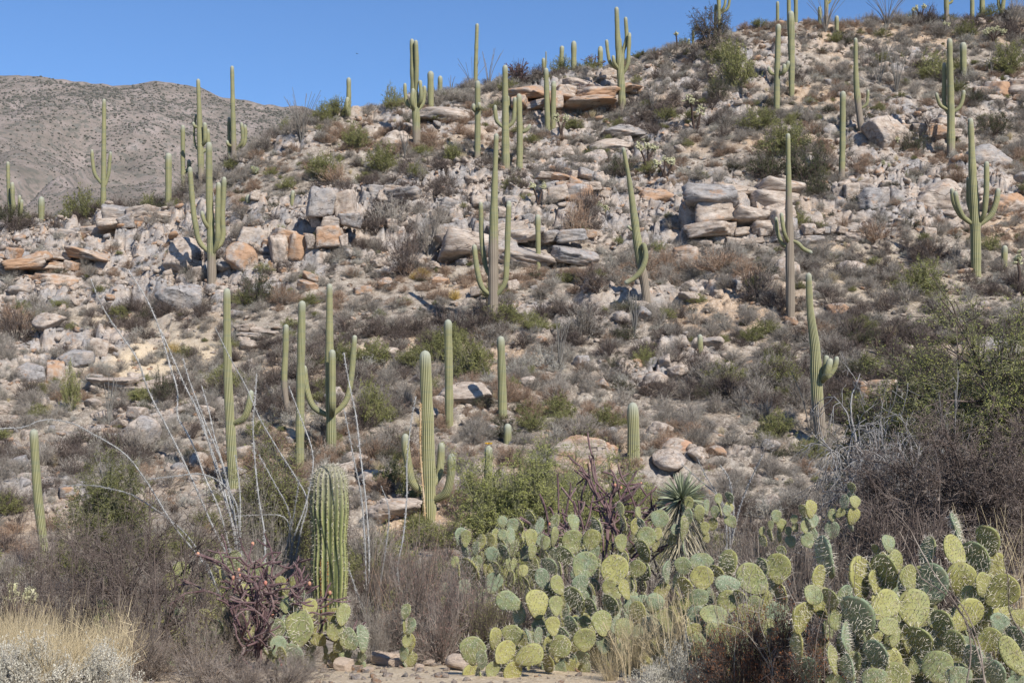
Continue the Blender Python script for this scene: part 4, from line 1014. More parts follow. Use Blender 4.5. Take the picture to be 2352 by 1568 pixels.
# ------------------------------------------------------------------ near plants
# finer shrubs for the foreground
NP = {
 "npurp": [dome_shrub(900 + k, 80, 1000, 2900, 1200, h=.55, r=.62, mats=[M_TW_PURP, M_TW_RUST], ws=.012, wt=.0040, leaf=(.012, .007)) for k in range(3)],
 "ngrey": [dome_shrub(910 + k, 90, 1100, 3600, 300, h=.65, r=.6, mats=[M_TW_GREY, M_LF_GREY], ws=.006, wt=.0030, leaf=(.012, .007)) for k in range(3)],
 "nrust": [dome_shrub(920 + k, 90, 1300, 3800, 5200, h=.6, r=.6, mats=[M_TW_DARK, twig_mat("red_brown_leaves", [(0.17, 0.065, 0.03), (0.30, 0.13, 0.06)])], ws=.007, wt=.004, leaf=(.020, .010)) for k in range(2)],
 "nred": [dome_shrub(930 + k, 80, 1000, 2800, 2600, h=.5, r=.62, mats=[M_TW_PURP, twig_mat("reddish_twigs", [(0.24, 0.13, 0.10), (0.36, 0.24, 0.20)])], ws=.012, wt=.0040, leaf=(.014, .008)) for k in range(2)],
 "npale": [dome_shrub(940 + k, 60, 600, 2400, 5200, h=.4, r=.6, mats=[M_TW_PALE, twig_mat("silver_leaves", [(0.30, 0.28, 0.22), (0.56, 0.53, 0.44)])], ws=.006, wt=.004, leaf=(.030, .013)) for k in range(2)],
 "ngrass": [dome_shrub(950 + k, 300, 260, 120, 0, h=.62, r=.75, mats=[M_GRASS], upright=.6, ws=.0028, wt=.0022, open_=1.3) for k in range(3)],
 "ngreen": [dome_shrub(960 + k, 70, 900, 2600, 5200, h=.7, r=.6, mats=[M_TW_DARK, M_LF_OLIVE], ws=.006, wt=.0035, upright=.3, leaf=(.018, .008)) for k in range(2)],
}
for k, v in NP.items():
    P[k] = v; PO[k] = [bpy.data.objects.new("shrub", m) for m in v]
KIND_NAME.update({"npurp": ("dry_shrub", "purple brown twiggy low shrub", "dry shrub", "foreground shrubs"), "ngrey": ("dry_shrub", "grey leafless twig tangle", "dry shrub", "foreground shrubs"),
    "nrust": ("dry_shrub", "dark red brown dead shrub", "dry shrub", "foreground shrubs"), "nred": ("dry_shrub", "reddish low spreading shrub", "dry shrub", "foreground shrubs"),
    "npale": ("brittlebush", "silvery leafed low bush", "brittlebush", "foreground shrubs"), "ngrass": ("grass_tuft", "straw coloured dry grass clump", "grass tuft", "grass tufts"),
    "ngreen": ("green_bush", "olive green bush with fine leaves", "green bush", "foreground shrubs")})
LAND += [(752, 1425, "the spiny young saguaro in front", 21, 1062), (1360, 1520, "the big central prickly pear", 13, 1190), (2180, 1560, "the big right prickly pear", 9, 1190), (600, 1520, "the purple cholla at lower left", 15, 1280),
         (60, 1450, "the straw grass at lower left", 12, 1400), (850, 1410, "the slender ocotillo by the young saguaro", 20, 800), (1560, 1180, "the yucca rosette", 18, 1070), (2230, 1230, "the dense dark mesquite", 20, 930)]

def near(kind, px, py, w, h, d):
    q = W(px, py, d); g = [q[0], d, float(H(q[0], d))]
    sc = d / FP
    base = {"npurp": (1.45, .62), "ngrey": (1.4, .72), "nrust": (1.4, .65), "nred": (1.4, .55), "npale": (1.3, .45), "ngrass": (1.1, .7), "ngreen": (1.3, .75), "green": (1.8, 1.1), "dark": (1.45, .9), "wispy": (1.4, .95)}[kind]
    s = w * sc / base[0]; sz = (h * sc / base[1]) / s
    top = q[2] + h * sc
    # stands on the ground: grows as tall as its top shows
    hh = max(h * sc * 0.7, top - g[2]) if top - g[2] > 0 else h * sc
    hh = min(hh, h * sc * 1.6)
    return put_shrub(kind, g[0], g[1], g[2], s, hh / base[1] / s, rr.uniform(0, 6.28), rr, px, py - h / 2)
for a in [("npurp", 480, 1575, 260, 110, 11.5), ("npurp", 330, 1540, 200, 110, 12.5), ("npurp", 640, 1585, 240, 80, 11.3), ("npurp", 300, 1450, 200, 110, 14), ("npurp", 220, 1400, 180, 110, 15.5), ("npurp", 450, 1500, 180, 90, 13),
          ("ngrey", 690, 1560, 160, 70, 12.3), ("ngrey", 850, 1500, 150, 110, 14.5), ("ngrey", 900, 1480, 120, 90, 15.2), ("nred", 960, 1400, 220, 150, 17), ("nred", 1010, 1350, 200, 130, 18.5), ("npurp", 1080, 1450, 190, 120, 15.5),
          ("npurp", 1130, 1480, 160, 100, 14.8), ("ngreen", 960, 1260, 110, 90, 22), ("npurp", 900, 1300, 140, 120, 20), ("ngrey", 1000, 1300, 160, 80, 21), ("npurp", 1180, 1400, 180, 90, 16.5), ("dark", 860, 1330, 120, 130, 19),
          ("nrust", 1700, 1560, 250, 130, 10.6), ("nrust", 1800, 1540, 230, 150, 10.4), ("nrust", 1880, 1600, 240, 130, 9.8), ("npale", 1560, 1580, 170, 90, 10.9), ("npale", 1500, 1590, 150, 60, 10.7), ("npale", 1620, 1530, 120, 60, 11.3),
          ("npale", 90, 1570, 260, 90, 11.2), ("npale", 230, 1560, 180, 80, 11.4), ("npale", 20, 1560, 180, 80, 11.0), ("ngrass", 60, 1520, 190, 150, 11.8), ("ngrass", 150, 1500, 180, 130, 12.2), ("ngrass", 240, 1530, 160, 110, 11.9), ("ngrass", 10, 1480, 160, 110, 12.8),
          ("ngrass", 1460, 1490, 120, 130, 12.6), ("ngrass", 1540, 1500, 150, 160, 12.2), ("ngrass", 1400, 1540, 90, 80, 12.0), ("ngrass", 1600, 1460, 130, 130, 12.4), ("ngrass", 2290, 1290, 200, 130, 12.5), ("ngrass", 2350, 1300, 160, 140, 12.3), ("ngrass", 2230, 1240, 120, 80, 13.5),
          ("nrust", 2330, 1400, 140, 120, 10.9), ("npurp", 1750, 1300, 260, 170, 17), ("npurp", 1850, 1310, 260, 190, 16.5), ("npurp", 1950, 1300, 220, 170, 16.2), ("npurp", 1660, 1260, 220, 150, 18), ("npurp", 1900, 1220, 260, 170, 20), ("dark", 2050, 1260, 240, 220, 17.5),
          ("dark", 2130, 1300, 240, 240, 16), ("npurp", 2020, 1180, 260, 130, 22), ("npurp", 1780, 1180, 240, 130, 22), ("nred", 1840, 1210, 200, 100, 19), ("npurp", 1650, 1160, 220, 120, 24), ("wispy", 1720, 1120, 260, 130, 27), ("dark", 1860, 1110, 240, 110, 27),
          ("ngrey", 600, 1300, 180, 170, 21.5), ("ngrey", 670, 1290, 130, 140, 22.0), ("dark", 90, 1330, 140, 170, 19), ("dark", 30, 1360, 140, 120, 17), ("npurp", 130, 1420, 180, 90, 15.8), ("npurp", 420, 1380, 200, 160, 16.5), ("npurp", 560, 1430, 200, 120, 15.6),
          ("wispy", 850, 1060, 180, 90, 34), ("dark", 1210, 1300, 200, 100, 18), ("npurp", 1270, 1240, 200, 100, 19.5), ("npurp", 1480, 1240, 240, 110, 19), ("npurp", 1540, 1330, 200, 100, 15.8), ("npurp", 1340, 1260, 200, 120, 17.5), ("nred", 2340, 1240, 160, 120, 15), ("nred", 950, 1460, 200, 150, 15.2), ("nred", 1060, 1440, 200, 125, 14.9), ("ngreen", 1130, 1470, 150, 110, 14.6), ("nred", 1190, 1420, 160, 90, 14.7), ("nred", 1010, 1480, 180, 120, 14.2), ("npurp", 1640, 1340, 160, 90, 15.4), ("npurp", 1740, 1330, 180, 80, 14.6), ("npurp", 1840, 1330, 200, 90, 14.4), ("npurp", 1930, 1310, 160, 90, 14.6), ("ngreen", 1600, 1310, 110, 80, 15.8), ("ngrass", 90, 1470, 200, 110, 12.9), ("ngrass", 190, 1540, 180, 120, 11.6), ("ngrass", 40, 1440, 180, 110, 13.4), ("ngrass", 120, 1560, 200, 150, 11.2), ("ngrass", 260, 1490, 160, 110, 12.6), ("ngrass", 10, 1540, 180, 150, 11.4), ("nred", 1500, 1280, 160, 80, 16.6), ("dark", 1560, 1250, 120, 90, 18.0), ("npurp", 560, 1590, 200, 80, 11.0), ("npurp", 700, 1470, 120, 80, 14.9)]:
    near(*a)

for a in [("ngreen", 1560, 1290, 130, 110, 16.9), ("ngreen", 1600, 1270, 110, 90, 17.2), ("dark", 1300, 1450, 200, 130, 14.6), ("dark", 1450, 1450, 220, 150, 14.9), ("dark", 1600, 1430, 200, 150, 14.6), ("dark", 1380, 1400, 200, 150, 15.8), ("dark", 1540, 1380, 200, 150, 16.0), ("dark", 1980, 1500, 220, 150, 10.6), ("dark", 2120, 1500, 260, 170, 10.7), ("dark", 2280, 1500, 240, 150, 10.6), ("npurp", 1700, 1480, 200, 120, 12.9), ("dark", 1820, 1480, 200, 120, 12.6)]:
    near(*a)
# ---- spiny young saguaro
def spiny_saguaro():
    d = 21.0; sc = d / FP
    P0 = W(757, 1425, d); zg = float(H(P0[0], d))
    root = empty("young_saguaro", (P0[0], d, zg), "thick spiny young saguaro column standing close behind the low prickly pear pads", "saguaro cactus", "saguaros on the hillside")
    o = np.array(root.location)
    path = np.array([[P0[0], d, zg - .1], W(757, 1330, d), W(757, 1200, d), W(757, 1120, d), W(757, 1064, d)])
    ts = np.r_[np.linspace(0, .88, 60), np.linspace(.885, 1, 14)]
    p = catmull(path, 400)[(ts * 399).round().astype(int)] - o
    prof = np.interp(ts, [0, .15, .45, .75, 1], [33, 38, 42, 43, 40]) * sc
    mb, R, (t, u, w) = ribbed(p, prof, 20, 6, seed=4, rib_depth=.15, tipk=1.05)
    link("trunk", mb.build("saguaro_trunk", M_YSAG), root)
    rng = np.random.default_rng(5)
    sp = MB(); k_ = np.arange(20) * 2 * math.pi / 20
    L = np.r_[0, np.cumsum(np.linalg.norm(np.diff(p, axis=0), axis=1))]
    rows = np.arange(0.02, L[-1], 0.032)
    A, D, LEN, T = [], [], [], []
    for h in rows:
        c = np.array([np.interp(h, L, p[:, i]) for i in range(3)]); r = np.interp(h, L, R)
        for a in k_:
            nrm = math.cos(a) * u[5] + math.sin(a) * w[5]
            base = c + nrm * (r * 1.0)
            f = h / L[-1]
            for q in range(5 if f > .85 else 4):
                A.append(base); dd = nrm + rng.normal(0, .75, 3) + np.array([0, 0, .5 if f > .9 else -.1]); D.append(dd)
                LEN.append(rng.uniform(.03, .06) * (1.15 if f > .9 else .8)); T.append(f)
    A = np.array(A); D = unit(np.array(D)); LEN = np.array(LEN)[:, None]; T = np.array(T)
    pal = (rng.random(len(A)) < np.where(T > .85, .8, .22))
    for m, sel in ((0, pal), (1, ~pal)):
        ribbons(sp, np.stack([A[sel], A[sel] + D[sel] * LEN[sel]], 1), .0085, .0025, rng, m=m)
    link("spines", sp.build("spines", [M_SPINE, M_SPINED], smooth=False), root, kind="stuff")
    scar = MB()
    for a in (4.35, 4.75):
        nrm = math.cos(a) * u[5] + math.sin(a) * w[5]
        n = 160; hh = rng.uniform(.12, .46, n) * L[-1]
        pos = np.stack([np.interp(hh, L, p[:, i]) for i in range(3)], 1) + nrm * (np.interp(hh, L, R) * 1.0)[:, None]
        leaves(scar, pos - np.array([0, 0, .01]), np.tile([0, 0, 1.0], (n, 1)) + rng.normal(0, .3, (n, 3)), .022, .016, rng)
    link("scar", scar.build("scar", twig_mat("orange_scar", [(0.38, 0.17, 0.05), (0.5, 0.26, 0.09)]), smooth=False), root)
spiny_saguaro()
# dried strip on the near three-armed saguaro and flowering barrel cactus
def barrel(label, px, py, w, h, d=None, flower=False):
    g = ground_at(px, py) if d is None else [W(px, py, d)[0], d, float(H(W(px, py, d)[0], d))]
    sc = g[1] / FP
    root = empty("barrel_cactus", (g[0], g[1], g[2]), label, "barrel cactus")
    top = W(px, py - h, g[1])[2] - g[2]
    ts = np.r_[np.linspace(0, .55, 10), np.linspace(.6, 1, 14)]
    p = np.stack([np.zeros(24), np.zeros(24), -0.05 + ts * (max(top, h * sc) + 0.05)], 1)
    mb, R, fr = ribbed(p, np.interp(ts, [0, .4, 1], [.85, 1, .9]) * w * .5 * sc, 14, 3, seed=9)
    link("body", mb.build("barrel_body", M_SAG), root)
    if flower:
        rng = np.random.default_rng(3); fm = MB()
        for q in range(7):
            a = q * .9; c = np.array([math.cos(a) * .05, math.sin(a) * .05, p[-1][2]])
            leaves(fm, np.tile(c, (9, 1)), np.stack([np.cos(np.arange(9) * .7), np.sin(np.arange(9) * .7), np.full(9, .9)], 1), .07, .035, rng)
        link("flower", fm.build("flower", twig_mat("yellow_fruit", [(0.75, 0.42, 0.03), (0.85, 0.6, 0.08)]), smooth=False), root)
barrel("dark barrel cactus topped with bright yellow fruit above the green thicket", 1122, 1062, 20, 42, 36, True)
barrel("left small barrel cactus of two on the ledge above the left cliff block", 571, 488, 15, 18)
barrel("right small barrel cactus of two on the ledge above the left cliff block", 585, 487, 13, 22)

# ---- ocotillos
M_OCO = twig_mat("ocotillo_bark", [(0.15, 0.14, 0.125), (0.32, 0.31, 0.285), (0.46, 0.445, 0.42)], noise_scale=14)
M_OCOT = twig_mat("ocotillo_thorns", [(0.40, 0.385, 0.37), (0.58, 0.565, 0.55)])
M_OCOD = twig_mat("far_ocotillo_bark", [(0.13, 0.12, 0.105), (0.24, 0.22, 0.19)], noise_scale=5)
def wand(root, o, P3, r0, r1, thorns, rng, mat=None):
    n = max(8, int(len(P3) * 5)); p = catmull(P3, n) - o
    mb = MB()
    tube(mb, p, np.linspace(r0, r1, n), 5)
    if thorns:
        L = np.linalg.norm(np.diff(p, axis=0), axis=1).sum(); m = int(L * thorns)
        t = rng.uniform(0, n - 1.001, m); k = t.astype(int); f = (t - k)[:, None]
        c = p[k] * (1 - f) + p[k + 1] * f
        d = unit(rng.normal(size=(m, 3)))
        rr_ = np.interp(t, [0, n - 1], [r0, r1])[:, None]
        ribbons(mb, np.stack([c + d * rr_ * .6, c + d * (rr_ + rng.uniform(.012, .028, m)[:, None])], 1), .006, .002, rng, m=1)
    link("wand", mb.build("wand", [mat or M_OCO, M_OCOT], smooth=True), root)
def z4(*pts): return [(a * .33595, 523.7 + b * .33595) for a, b in pts]
def z7(*pts): return [(a * .33595, 1044.6 + b * .33595) for a, b in pts]
def z5(*pts): return [(781 + a * .33595, 523.7 + b * .33595) for a, b in pts]
def z8(*pts): return [(781 + a * .33595, 1044.6 + b * .33595) for a, b in pts]
def z9(*pts): return [(1562 + a * .33595, 1044.6 + b * .33595) for a, b in pts]
def ocotillo(label, base, d, wands, r0=.015, r1=.007, thorns=170, seed=1):
    g = W(base[0], base[1], d); zg = float(H(g[0], d))
    root = empty("ocotillo", (g[0], d, zg), label, "ocotillo", "ocotillos")
    o = np.array(root.location); rng = np.random.default_rng(seed)
    for wd in wands:
        n = len(wd); off = rng.uniform(-.5, .5)
        pts = [W(q[0], q[1], d + off * (1 - k / (n - 1))) for k, q in enumerate(wd)]   # listed tip to foot
        pts = pts + [np.array([g[0] + rng.normal(0, .04), d, zg - .1])]
        if np.linalg.norm(pts[-1] - pts[-2]) < .15: pts.pop(-2)
        wand(root, o, np.array(pts[::-1]), r0, r1, thorns, rng)
    return root
OB = (545, 1290)
ocotillo("large ocotillo fanning long pale thorny wands across the lower left", OB, 19.0, [
    z4((620, 350), (700, 540), (790, 680), (940, 900), (1010, 1100), (1130, 1340), (1240, 1559)) + z7((1350, 250), (1470, 520), (1560, 700)),
    z4((880, 290), (1020, 520), (1100, 720), (1150, 900), (1215, 1130), (1215, 1290), (1290, 1420), (1350, 1559)) + z7((1400, 150), (1490, 350), (1560, 600)),
    z4((1100, 700), (1200, 930), (1290, 1130), (1360, 1260), (1420, 1440)) + z7((1450, 0), (1520, 250), (1600, 500)),
    z4((1250, 890), (1300, 1060), (1350, 1190), (1420, 1370), (1500, 1559)) + z7((1560, 200), (1620, 500)),
    z4((1380, 1080), (1430, 1260), (1470, 1440)) + z7((1520, 50), (1580, 350), (1640, 600)),
    z4((1755, 995), (1745, 1150), (1730, 1350)) + z7((1740, 0), (1770, 300), (1810, 560), (1810, 720)),
    z4((0, 1370), (180, 1355), (260, 1320), (480, 1330), (640, 1410), (870, 1559)) + z7((1000, 180), (1200, 500), (1400, 750)),
    z7((430, 212), (600, 205), (750, 230), (900, 270), (1000, 330), (1250, 520), (1400, 720)),
    z7((1010, 165), (1200, 145), (1380, 130), (1500, 180), (1600, 300), (1640, 560)),
    z4((1310, 1150), (1400, 1400)) + z7((1480, 60), (1560, 350), (1610, 600)),
    z7((1610, 0), (1640, 250), (1640, 560))], seed=3)
ocotillo("ocotillo with a long wand leaning left past the young saguaro", (655, 1290), 22.3, [
    z4((1470, 680), (1580, 900), (1690, 1100), (1770, 1290), (1850, 1430), (1930, 1559)) + z7((2020, 150), (2100, 310), (2060, 500)),
    z4((1975, 1080), (2050, 1280), (2140, 1559)) + z7((2100, 300), (2000, 600)),
    z7((1770, 0), (1880, 200), (1970, 370), (1990, 460), (1960, 640)), z7((2045, 160), (2010, 400), (1960, 640)), z7((1600, 420), (1750, 410), (1950, 430), (1990, 600))], seed=5)
ocotillo("slender upright ocotillo just right of the spiny young saguaro", (850, 1410), 20.0, [
    z5((25, 850), (60, 1050), (110, 1290), (140, 1559)) + z8((175, 300), (200, 700), (200, 1100)),
    z5((25, 1230), (60, 1400), (90, 1559)) + z8((140, 250), (170, 600), (185, 1000)),
    z8((280, 210), (325, 330), (310, 650), (280, 850), (255, 1050)),
    z5((520, 1150), (490, 1300), (465, 1500)) + z8((460, 0), (455, 300), (425, 600), (395, 750), (400, 1000)),
    z8((390, 780), (405, 930), (410, 1040)), z8((510, 790), (450, 900), (412, 1040)), z8((60, 780), (120, 950), (180, 1100))], seed=6)
ocotillo("sparse young ocotillo wands beside the yucca rosette", (1645, 1140), 21.0, [z9((10, 60), (120, 160), (240, 260)), z9((110, 10), (180, 150), (250, 260)), z9((275, 75), (330, 150), (355, 260)), z9((565, 0), (500, 130), (440, 270))], seed=7)
def far_ocotillo(label, px, py, w, h, n, lean=0.0, seed=0, col=None):
    g = ground_at(px, py); sc = g[1] / FP
    root = empty("ocotillo", tuple(g), label, "ocotillo", "ocotillos"); rng = np.random.default_rng(seed)
    for k in range(n):
        a = rng.uniform(0, 6.28); s = rng.uniform(.35, 1.0) * w * .5 * sc; hh = h * sc * rng.uniform(.7, 1.0)
        e = np.array([math.cos(a) * s + lean * sc, math.sin(a) * s * .6, hh])
        mid = e * np.array([.35, .35, .5]) + rng.normal(0, .03, 3)
        wand(root, np.zeros(3), np.array([[0, 0, -.05], mid, e]), .020, .012, 0, rng, M_OCOD if col is None else col)
for k, a in enumerate([("leafless dark ocotillo upright amid grey shrubs at slope centre", 1286, 855, 60, 130, 12), ("leafless ocotillo below the foot of the leaning saguaro", 1457, 795, 60, 110, 14), ("leafless ocotillo fan at the left dip of the ridge", 692, 335, 120, 130, 18),
        ("ocotillo silhouetted left of the very tall thin skyline saguaro", 1085, 195, 110, 80, 7), ("ocotillo silhouetted right of the very tall thin skyline saguaro", 1122, 190, 90, 100, 9), ("ocotillo right of the tall five-stemmed skyline saguaro", 1500, 262, 70, 90, 14),
        ("ocotillo spreading over brown slab under the central skyline", 1330, 262, 110, 70, 16), ("big fan ocotillo on the right skyline", 2038, 66, 130, 90, 24), ("ocotillo fan before the skyline saguaro behind wands", 1896, 78, 110, 100, 16),
        ("ocotillo amid grey shrubs left of the three-stemmed saguaro", 2060, 215, 110, 150, 16), ("ocotillo right of the thin crooked grey saguaro", 2020, 200, 120, 110, 14), ("small grey ocotillo right of the armless column", 2278, 175, 30, 60, 8),
        ("ocotillo left of the saguaro with bundled short arms", 1860, 1000, 120, 170, 8), ("small ocotillo by the twin-crowned saguaro foot", 930, 370, 40, 70, 12), ("small ocotillo left of the large stout green shrub low left", 250, 985, 40, 130, 6), ("ocotillo wisps on the slope left of the lower group", 240, 1165, 60, 100, 8),
        ("ocotillo wisps on the skyline dip left", 640, 300, 60, 60, 6), ("thin ocotillo behind short central skyline saguaro", 1035, 205, 40, 50, 5)]):
    far_ocotillo(*a, seed=k + 20)

# ---- prickly pears
def pear_mat():
    k = NT("prickly_pear_skin", 0.55, 0.3)
    co = k.coords("Object")
    r = k.rand()
    c = k.ramp(k.math('ADD', r, k.math('MULTIPLY', k.math('SUBTRACT', k.noise(co, 2.2, 4, .6), .5), .9)), [(0.20, (0.215, 0.262, 0.16)), (0.45, (0.24, 0.258, 0.11)), (0.9, (0.315, 0.298, 0.10))])
    sp = k.ramp(k.noise(co, 5.5, 6, .8), [(0.51, 0.0), (0.64, 0.75)])
    c = k.mix(sp, c, (0.22, 0.17, 0.09))
    tc = k.new("ShaderNodeTexCoord"); sx = k.new("ShaderNodeSeparateXYZ"); k.link(tc.outputs["Object"], sx.inputs[0])
    lowb = k.ramp(k.math('ADD', sx.outputs[2], k.math('MULTIPLY', k.noise(co, 6, 3, .6), .25)), [(0.18, 0.6), (0.36, 0.0)])
    c = k.mix(lowb, c, (0.30, 0.27, 0.12))
    k.bump(k.noise(co, 5, 4, .6), .35, .02)
    return k.color(c)
M_PEAR = pear_mat()
def pad_meshes(seed):
    rng = np.random.default_rng(seed)
    na, nrng = 26, 6
    a = np.arange(na) * 2 * math.pi / na
    # outline, foot at the origin
    wob = 1 + .05 * np.sin(a * 2 + rng.uniform(0, 6)) + .04 * np.sin(a * 3 + rng.uniform(0, 6)) + .02 * np.sin(a * 5 + rng.uniform(0, 6))
    zz = 0.5 - 0.5 * np.cos(a)
    xx = np.sin(a) * .43 * wob * (0.45 + 0.55 * np.sqrt(np.clip(zz, 0, 1))) * 1.12
    cup = rng.uniform(-.06, .06); bend = rng.uniform(-.08, .08)
    V = []
    prof = [(1.0, 0.0), (0.985, .6), (0.93, .85), (0.7, 1.0), (0.35, 1.05)]
    def pt(f, side, th):
        x = xx * f; z = .5 + (zz - .5) * f
        y = side * .045 * th * np.ones(na) + cup * (x / .4) ** 2 + bend * (z - .5) ** 2 * 4 + .006 * np.sin(x * 23 + z * 17 + seed)
        return np.stack([x, y, z], 1)
    rings = [pt(f, -1, th) for f, th in prof[::-1]] + [pt(f, 1, th) for f, th in prof[1:]]
    v = np.concatenate(rings); n = len(rings)
    i = np.arange(n - 1)[:, None] * na; j = np.arange(na)[None, :]; j2 = (j + 1) % na
    q = np.stack([i + j, i + j2, i + na + j2, i + na + j], -1).reshape(-1, 4)
    c1 = pt(0.0, -1, 1.05).mean(0); c2 = pt(0.0, 1, 1.05).mean(0)
    v = np.vstack([v, c1, c2]); m = len(v)
    jj = np.arange(na); jj2 = (jj + 1) % na
    t = np.vstack([np.stack([jj2, jj, np.full(na, m - 2)], 1), np.stack([(n - 1) * na + jj, (n - 1) * na + jj2, np.full(na, m - 1)], 1)])
    mb = MB(); mb.add(v, q=q, t=t); pad = mb.build("pad", M_PEAR)
    # spines
    A, N = [], []
    step = .105
    row = 0
    z = .10
    while z < .97:
        for k in range(-5, 6):
            x = (k + .5 * (row % 2)) * step * 1.05 + rng.normal(0, .006)
            r = ((x / .43) ** 2 + ((z - .53) / .48) ** 2)
            if r < .86:
                for s in (-1, 1):
                    A.append((x, s * .047 + cup * (x / .4) ** 2 + bend * (z - .5) ** 2 * 4, z)); N.append((0, s, 0))
        z += step * .86; row += 1
    for k in range(na):
        if zz[k] > .12: A.append((xx[k], cup * (xx[k] / .4) ** 2 + bend * (zz[k] - .5) ** 2 * 4, zz[k])); N.append((xx[k] * 2.2, 0, (zz[k] - .5) * 2))
    A = np.array(A); N = unit(np.array(N, float))
    ms = MB()
    B = np.repeat(A, 3, 0); D = unit(np.repeat(N, 3, 0) + rng.normal(0, .55, (len(B), 3)) + np.array([0, 0, -.15]))
    keep = rng.random(len(B)) < .8; B = B[keep]; D = D[keep]
    ribbons(ms, np.stack([B, B + D * rng.uniform(.08, .19, len(B))[:, None]], 1), .011, .003, rng)
    leaves(ms, A - N * .002 - np.array([0, 0, .01]), np.tile([0, 0, 1.0], (len(A), 1)) + rng.normal(0, .2, (len(A), 3)), .040, .032, rng, m=1)
    return pad, ms.build("spines", [M_SPINE, M_SPINED], smooth=False)
PADS = [pad_meshes(k + 1) for k in range(7)]
pr = random.Random(12)
def add_pad(root, centre, w, h, roll, yaw, pitch):
    """centre, w, h in metres"""
    R = Matrix.Rotation(rad(yaw), 4, 'Z') @ Matrix.Rotation(rad(roll), 4, 'Y') @ Matrix.Rotation(rad(pitch), 4, 'X')
    b = Vector(centre) - (R @ Vector((0, 0, h * .5)))
    pm, sm = PADS[pr.randrange(len(PADS))]
    pad = link("pad", pm, root)
    pad.matrix_basis = Matrix.Translation(b - root.location) @ R @ Matrix.Diagonal((w / .86, (w + h) * .55, h, 1))
    link("spines", sm, pad, kind="stuff")
    return b, R, h, pad
def grow(root, x, y, z, size, levels, yaw=None, lean=0, n=2):
    """pad upon pad from the ground up"""
    yaw = pr.uniform(-100, 60) if yaw is None else yaw
    roll = lean + pr.uniform(-18, 18); pitch = pr.uniform(-18, 18)
    R = Matrix.Rotation(rad(yaw), 4, 'Z') @ Matrix.Rotation(rad(roll), 4, 'Y') @ Matrix.Rotation(rad(pitch), 4, 'X')
    h = size * pr.uniform(.7, 1.2); w = h * pr.uniform(.66, .92)
    c = Vector((x, y, z)) + R @ Vector((0, 0, h * .5))
    add_pad(root, c, w, h, roll, yaw, pitch)
    if levels <= 0: return
    for k in range(pr.choice([1, 2, 2, 3]) if n > 1 else 1):
        t = pr.uniform(-.75, .75)
        p = Vector((x, y, z)) + R @ Vector((t * w * .45, 0, h * (1 - .28 * abs(t))))
        grow(root, p.x, p.y, p.z, size * .97, levels - 1, yaw + pr.uniform(-55, 55), roll + t * 35)
def pear_clump(label, base, d, pads, dfun, fill, size, name="prickly_pear", seed=1, chain=9):
    global pr
    pr = random.Random(seed)
    q = W(base[0], base[1], d)
    root = empty(name, (q[0], d, float(H(q[0], d))), label, "prickly pear", "prickly pears")
    made = []
    for e in sorted(pads, key=lambda e: -(e[1] + e[3] / 2)):
        px, py, w, h, roll, yaw = e[:6]; dark = len(e) > 6
        dd = dfun(px, py) + pr.uniform(-.12, .12)
        sc = dd / FP
        if dark: yw, pt = -48, 24
        else:
            yw = (yaw if pr.random() < .6 else -yaw) + pr.uniform(-30, 22); pt = pr.uniform(-18, 12)
        hh = h * sc * 1.12; ww = w * sc * 1.1 if abs(yaw) < 25 and not dark else max(w * sc, hh * .78)
        if abs(roll) > 55 and not dark: roll = roll * .8
        c = Vector(W(px, py, dd))
        b = add_pad(root, c, ww, hh, roll, yw, pt)[0]
        n_ = 0
        while b.z - float(H(b.x, b.y, False)) > .06 and n_ < chain:
            if any((m[0] - b).length < m[1] * .62 and m[0].z < b.z + .02 for m in made): break
            s_ = size * pr.uniform(.62, 1.12)
            rl = pr.uniform(-45, 45); yw2 = pr.uniform(-110, 40); p2 = pr.uniform(-10, 30)
            R = Matrix.Rotation(rad(yw2), 4, 'Z') @ Matrix.Rotation(rad(rl), 4, 'Y') @ Matrix.Rotation(rad(p2), 4, 'X')
            cc = b - (R @ Vector((0, 0, s_ * .46))) + Vector((0, .035, 0))
            b2 = add_pad(root, cc, s_ * .82, s_, rl, yw2, p2)[0]
            made.append((cc, s_)); b = b2; n_ += 1
        made.append((c, hh))
    for (px, py, dd, lv) in fill:
        g = W(px, py, dd)
        grow(root, g[0], dd, float(H(g[0], dd)) - .03, size, max(0, lv - 1))
    return root
def e8(x, y, w, h, roll=0, yaw=15, *k): return (781 + x * .33595, 1044.6 + y * .33595, w * .33595, h * .33595, roll, yaw) + k
def e9(x, y, w, h, roll=0, yaw=15, *k): return (1562 + x * .33595, 1044.6 + y * .33595, w * .33595, h * .33595, roll, yaw) + k
def e7(x, y, w, h, roll=0, yaw=15, *k): return (x * .33595, 1044.6 + y * .33595, w * .33595, h * .33595, roll, yaw) + k
